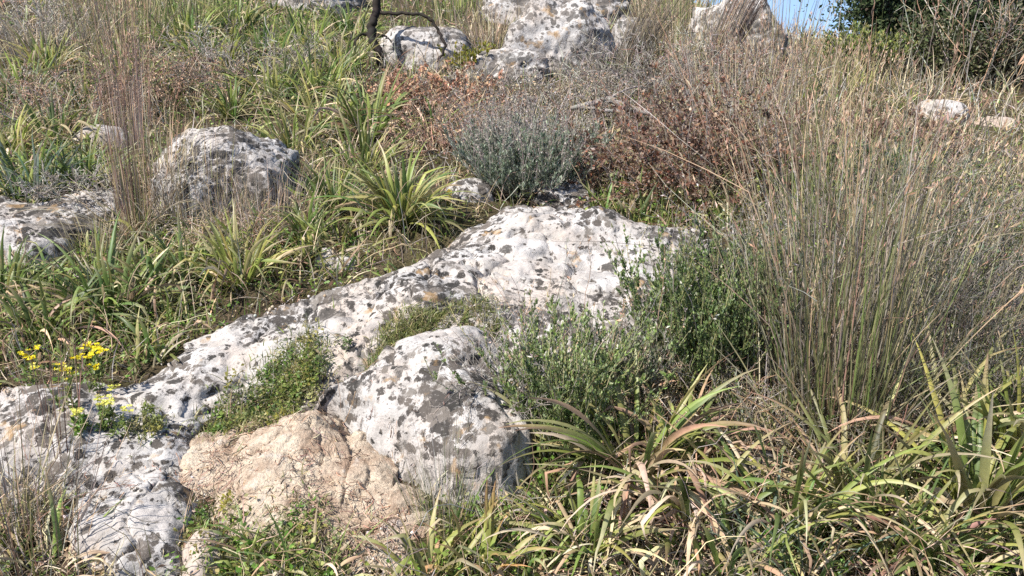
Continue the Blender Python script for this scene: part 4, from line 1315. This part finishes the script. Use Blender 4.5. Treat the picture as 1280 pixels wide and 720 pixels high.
# green turf
x, y, r = scatter(90000, lambda x, y: np.clip(0.16 + region(x, y, LUSH) * 1.0 - region(x, y, DRYS) * 0.25 + 0.25 * n2(x, y, 2.5, 77), 0.03, 1))
n = len(x)
z = T(x, y)
blades('turf_grass', x, y, z, U(0.03, 0.11, n) * (0.8 + r * 0.09), np.maximum(0.0032, r * 0.0012) * U(.6, 1.3, n), U(0, .9, n), U(0, 1.2, n), pick(GREEN + YGREEN + BRIGHT, n, .2), pick(YGREEN + STRAW[:2] + GREEN, n, .2), M_LEAF,
       'short green grass between the clumps')
# dry thatch
x, y, r = scatter(60000, lambda x, y: np.clip(0.45 + region(x, y, DRYS) * 0.6 - region(x, y, LUSH) * 0.35 + 0.3 * n2(x, y, 2.2, 78), 0.05, 1), margin=0.02)
n = len(x)
z = T(x, y)
blades('dry_grass', x, y, z, U(0.05, 0.20, n) * (0.75 + r * 0.08), np.maximum(0.0036, r * 0.0014) * U(.5, 1.4, n), U(.1, 1.5, n), U(-.3, 1.6, n), pick(STRAW + GREYS + TANR + OLIVE, n, .25), pick(STRAW + GREYS, n, .2), M_DRY,
       'matted dry grass and dead stems over the soil', S=5)
# taller loose grass over the whole slope
x, y, r = scatter(20000, lambda x, y: np.clip(0.35 + 0.5 * region(x, y, DRYS) + 0.3 * n2(x, y, 1.6, 80), 0.04, 1), r0=2.2)
n = len(x)
z = T(x, y)
blades('loose_grass', x, y, z, U(0.12, 0.42, n) * np.clip(.55 + r * .07, 0, 1.2), np.maximum(0.0028, r * 0.0011) * U(.6, 1.3, n), U(0, .6, n), U(0, 1.0, n), pick(OLIVE + GREYS + STRAW + GREEN[:2], n, .22), pick(STRAW + TANR + GREYS, n, .2), M_DRY,
       'thin loose grass stems scattered over the slope', S=5)
# low broad leaved weeds
x, y, r = scatter(90000, lambda x, y: np.clip(0.05 + region(x, y, LUSH) * 0.8, 0, 1))
n = len(x)
z = T(x, y)
k = 3
i = np.repeat(np.arange(n), k)
LL = np.maximum(U(.010, .024, n * k), r[i] * 0.0030)
mb = MB()
leaflets(mb, np.stack([x[i] + R.normal(0, .012, n * k), y[i] + R.normal(0, .012, n * k), z[i] + U(.005, .06, n * k)], -1), rnd_dir(n * k) * np.array([1, 1, .5]) + np.array([0, 0, .15]), LL, LL * .65, pick(BRIGHT + BRIGHT + YGREEN, n * k, .2), .2)
tag(mb.build('low_weeds', M_LEAF), 'low small leaved green weeds in the damp patches', None, None, 'stuff')
# turf in the seams of the outcrop
xs, ys = [], []
for cx, cy, rx, ry in SEAMS:
    c = gnd(cx, cy, 0.15 if rx < 23.5 and cx > 450 else 0.08)
    m = mpp(c)
    kx = int((480 if rx > 23.5 else 1900) * rx * ry / 700)
    px_, py_ = R.normal(0, .55, kx), R.normal(0, .55, kx)
    xs.append(c[0] + px_ * rx * m)
    ys.append(c[1] + py_ * ry * m * 2.6)
x, y = np.concatenate(xs), np.concatenate(ys)
n = len(x)
z = surf(x, y)
blades('rock_turf', x, y, z, U(0.012, 0.055, n), np.full(n, 0.004) * U(.5, 1.3, n), U(0, 1.1, n), U(0, 1.6, n), pick(GREEN + OLIVE + YGREEN + STRAW[3:], n, .25), pick(OLIVE + STRAW[:2] + GREEN, n, .2), M_LEAF, 'short turf growing in the seams of the outcrop')
# strap leaved undergrowth between the clumps one can tell apart
x, y, r = scatter(6500, lambda x, y: np.clip(0.02 + (0.9 - 0.45 * sm(5.0, 8.0, np.hypot(x, y))) * region(x, y, LUSH) - 1.1 * region(x, y, [(505, 245, 75, 50, 1), (205, 115, 110, 35, .8), (560, 130, 110, 50, 1)]) - 1.2 * region(x, y, [(900, 640, 250, 90, 1)]) + 0.35 * n2(x, y, 1.4, 83), 0, 1), r0=1.7, margin=-0.02)
k = 9
i = np.repeat(np.arange(len(x)), k)
n = len(i)
sc = np.repeat(U(.55, 1.2, len(x)), k)
tone = np.repeat(U(.7, 1.25, len(x)), k)[:, None]
x, y, r = x[i] + R.normal(0, .03, n), y[i] + R.normal(0, .03, n), r[i]
root = np.stack([x, y, T(x, y) - .004], -1)
P, D, s = arc_paths(root, U(0, 6.283, n), U(.1, 1.1, n), U(.1, 1.7, n), U(.12, .28, n) * sc * np.clip(.7 + r * .05, 0, 1.05), 7, 1.4, .3, (U(.4, .8, n), np.where(R.random(n) < .25, U(.4, 1.2, n), 0)))
P = lift_tips(P, .004)
mb = MB()
g = pick(GREEN + YGREEN + GREEN, n, .18)
dd_ = R.random(n) < .28
g = np.where(dd_[:, None], pick(STRAW + TANR, n), g) * tone
strips(mb, P, D, s, np.maximum(.012 * sc, r * .0030) * U(.7, 1.2, n), g, np.where((R.random(n) < .5)[:, None], pick(STRAW, n), g * 1.1), .4, 'leaf', (.5, 1.0), .8)
tag(mb.build('undergrowth', M_LEAF), 'small strap leaves filling the gaps between the clumps', None, None, 'stuff')
# twig mat
x, y, r = scatter(15000, lambda x, y: np.clip(0.2 + 0.7 * region(x, y, DRYS) + 0.3 * n2(x, y, 1.8, 85), 0.02, 1), r0=1.6, margin=0.0)
n = len(x)
P, D, s = walk_paths(np.stack([x, y, T(x, y) + U(0, .05, n)], -1), rnd_dir(n) * np.array([1, 1, .6]) + np.array([0, 0, .35]), U(.08, .38, n), 7, .3, 0.0)
P = lift_tips(P, .004)
mb = MB()
a = np.maximum(.0012, r * .00042) * U(.7, 1.5, n)
c = pick(GREYS + TANR + REDB[:2] + STRAW, n, .25)
tubes(mb, P, D, s, a, a * .5, c, c)
tag(mb.build('twig_litter', M_WOOD), 'dry twigs and stems tangled over the slope', None, None, 'stuff')
# broad leaved weeds among the turf of the seams, and crumbs of stone on and below the bare face
xs, ys = [], []
for cx, cy, rx, ry in SEAMS[9:]:
    c = gnd(cx, cy, 0.08)
    m = mpp(c)
    kx = int(620 * rx * ry / 700)
    for q in range(max(4, kx // 45)):                         # little cushions
        ox, oy = R.normal(0, .5), R.normal(0, .5)
        xs.append(c[0] + (ox + R.normal(0, .16, 45)) * rx * m)
        ys.append(c[1] + (oy + R.normal(0, .16, 45)) * ry * m * 2.4)
x, y = np.concatenate(xs), np.concatenate(ys)
n = len(x)
LL = U(.007, .019, n)
mb = MB()
tone = np.repeat(pick(BRIGHT + YGREEN + GREEN + [(0.34, 0.33, 0.07)], n // 45, .1), 45, 0) * np.array([0.84, 0.8, 0.9])
leaflets(mb, np.stack([x, y, surf(x, y) + U(.002, .028, n)], -1), rnd_dir(n) * np.array([1, 1, .6]) + np.array([0, 0, .25]), LL, LL * .6, tone * R.uniform(.75, 1.25, (n, 1)), .2)
tag(mb.build('rock_weeds', M_LEAF), 'little leafy weeds in the turf of the rock seams', None, None, 'stuff')
# roots and straw lying on the bare face and the cracked slab
xs, ys = [], []
for cx, cy, rx, ry, k in ((360, 590, 130, 60, 620), (260, 580, 40, 50, 160), (470, 650, 60, 40, 260), (160, 630, 60, 50, 120)):
    c = gnd(cx, cy, 0.05)
    m = mpp(c)
    xs.append(c[0] + R.normal(0, .5, k) * rx * m); ys.append(c[1] + R.normal(0, .5, k) * ry * m * 2.2)
x, y = np.concatenate(xs), np.concatenate(ys)
n = len(x)
P, D, s = walk_paths(np.stack([x, y, surf(x, y)], -1), rnd_dir(n) * np.array([1, 1, 0.0]), U(.012, .075, n) * (0.4 + R.random(n)), 8, .32, 0.0)
P[..., 2] = surf(P[..., 0], P[..., 1]) + U(.002, .012, n)[:, None]
mb = MB()
a = U(.0007, .0018, n)
c = pick(TANR + REDB + [(.10, .07, .05), (.14, .10, .075)], n, .25)
tubes(mb, P, D, s, a, a * .6, c, c)
tag(mb.build('root_litter', M_WOOD), 'thin roots and straws lying on the bare tan rock face', None, None, 'stuff')
V0, F0 = ico(1)
xs, ys, ss = [], [], []
for cx, cy, rx, ry, k, smax in ((330, 655, 90, 22, 160, .006), (470, 680, 40, 22, 90, .007), (240, 620, 20, 30, 50, .005), (640, 645, 50, 22, 60, .008), (860, 660, 160, 50, 120, .012), (300, 395, 140, 20, 70, .009)):
    c = gnd(cx, cy, 0.03)
    m = mpp(c)
    xs.append(c[0] + R.normal(0, .5, k) * rx * m); ys.append(c[1] + R.normal(0, .5, k) * ry * m * 2.2)
    ss.append(smax * (0.18 + 0.82 * R.random(k) ** 3))
x, y, s_ = np.concatenate(xs), np.concatenate(ys), np.concatenate(ss)
n = len(x)
V = V0[None] * (1 + R.normal(0, .16, (n, len(V0), 1))) * (s_[:, None, None] * R.uniform(.6, 1.2, (n, 1, 3)))
V = V + np.stack([x, y, surf(x, y) + s_ * .25], -1)[:, None]
F = (np.arange(n) * len(V0))[:, None, None] + F0[None]
C = np.repeat(pick([(.38, .29, .22), (.45, .38, .31), (.30, .21, .15), (.42, .40, .38)], n, .12)[:, None], len(V0), 1)
tag(mesh_obj('gravel', V.reshape(-1, 3), F.reshape(-1, 3), M_WOOD, None, False, C.reshape(-1, 3)), 'crumbs of tan and grey stone round the bare rock face', None, None, 'stuff')
# dead leaf litter and twig bits
x, y, r = scatter(26000, lambda x, y: np.clip(0.3 + 0.5 * region(x, y, DRYS), 0, 1), margin=0.01)
n = len(x)
LL = np.maximum(U(.012, .035, n), r * .003)
mb = MB()
leaflets(mb, np.stack([x, y, T(x, y) + U(.004, .03, n)], -1), rnd_dir(n) * np.array([1, 1, .35]), LL, LL * .35, pick(TANR + GREYS + STRAW, n, .25), .3)
tag(mb.build('leaf_litter', M_DRY), 'dead leaf litter on the soil', None, None, 'stuff')

# things that come in numbers carry the phrase of their kind
GROUPS = {'asphodel_clump': 'strap leaf clumps on the slope', 'grass_tuft': 'tall and dry grass tufts on the slope', 'dry_stalk_sheaf': 'sheaves of dry stalks', 'limestone_boulder': 'loose limestone boulders and stones',
          'dead_brush': 'tangles of dead brush', 'shrub': 'low shrubs among the rocks', 'flowering_weed': 'small flowering weeds', 'evergreen_tree': 'dark evergreens beyond the crest'}
for o in SC.objects:
    if o.parent is None and o.get('category') and not o.get('group'):
        g = GROUPS.get(o.name.split('.')[0])
        if g:
            o['group'] = g

# ------------------------------------------------------------------ camera, sky, sun
cd = bpy.data.cameras.new('camera')
cam = bpy.data.objects.new('camera', cd)
COL.objects.link(cam)
cam.location = CAM
cam.rotation_euler = (math.pi / 2 - PITCH, 0, 0)
cd.sensor_width = 36
cd.lens = 36 * FPX / 1280
cd.clip_start = 0.05
cd.clip_end = 2000
SC.camera = cam

SUN_EL, SUN_AZ = math.radians(50), math.radians(-124)     # azimuth from +y towards +x
w = bpy.data.worlds.new('World')
SC.world = w
w.use_nodes = True
nt = w.node_tree
bg = nt.nodes['Background']
sky = nt.nodes.new('ShaderNodeTexSky')
sky.sky_type = 'NISHITA'
sky.sun_disc = False
sky.sun_elevation = SUN_EL
sky.sun_rotation = SUN_AZ
sky.air_density = 1.0
sky.dust_density = 0.6
bg.inputs['Strength'].default_value = 0.115
tc = nt.nodes.new('ShaderNodeTexCoord')
va = nt.nodes.new('ShaderNodeVectorMath')
va.operation = 'ADD'
va.inputs[1].default_value = (0, 0, 0.22)                 # the clear deep blue of the upper sky reaches down to the hilltop
nt.links.new(tc.outputs['Generated'], va.inputs[0])
nt.links.new(va.outputs[0], sky.inputs['Vector'])
nt.links.new(sky.outputs[0], bg.inputs[0])
sl = bpy.data.lights.new('sun', 'SUN')
sl.energy = 4.9
sl.angle = math.radians(0.5)
sl.color = (1.0, 0.955, 0.88)
so = bpy.data.objects.new('sun', sl)
COL.objects.link(so)
d = Vector((math.sin(SUN_AZ) * math.cos(SUN_EL), math.cos(SUN_AZ) * math.cos(SUN_EL), math.sin(SUN_EL)))
so.rotation_euler = (-d).to_track_quat('-Z', 'Y').to_euler()
so.location = d * 30

SC.view_settings.view_transform = 'Standard'
SC.view_settings.look = 'None'
SC.view_settings.exposure = 1.15
SC.view_settings.gamma = 1.0
SC.render.engine = 'CYCLES'
SC.cycles.max_bounces = 5
SC.cycles.diffuse_bounces = 3
SC.cycles.glossy_bounces = 2
SC.cycles.transmission_bounces = 3
SC.cycles.caustics_reflective = False
SC.cycles.caustics_refractive = False
SC.cycles.use_denoising = False
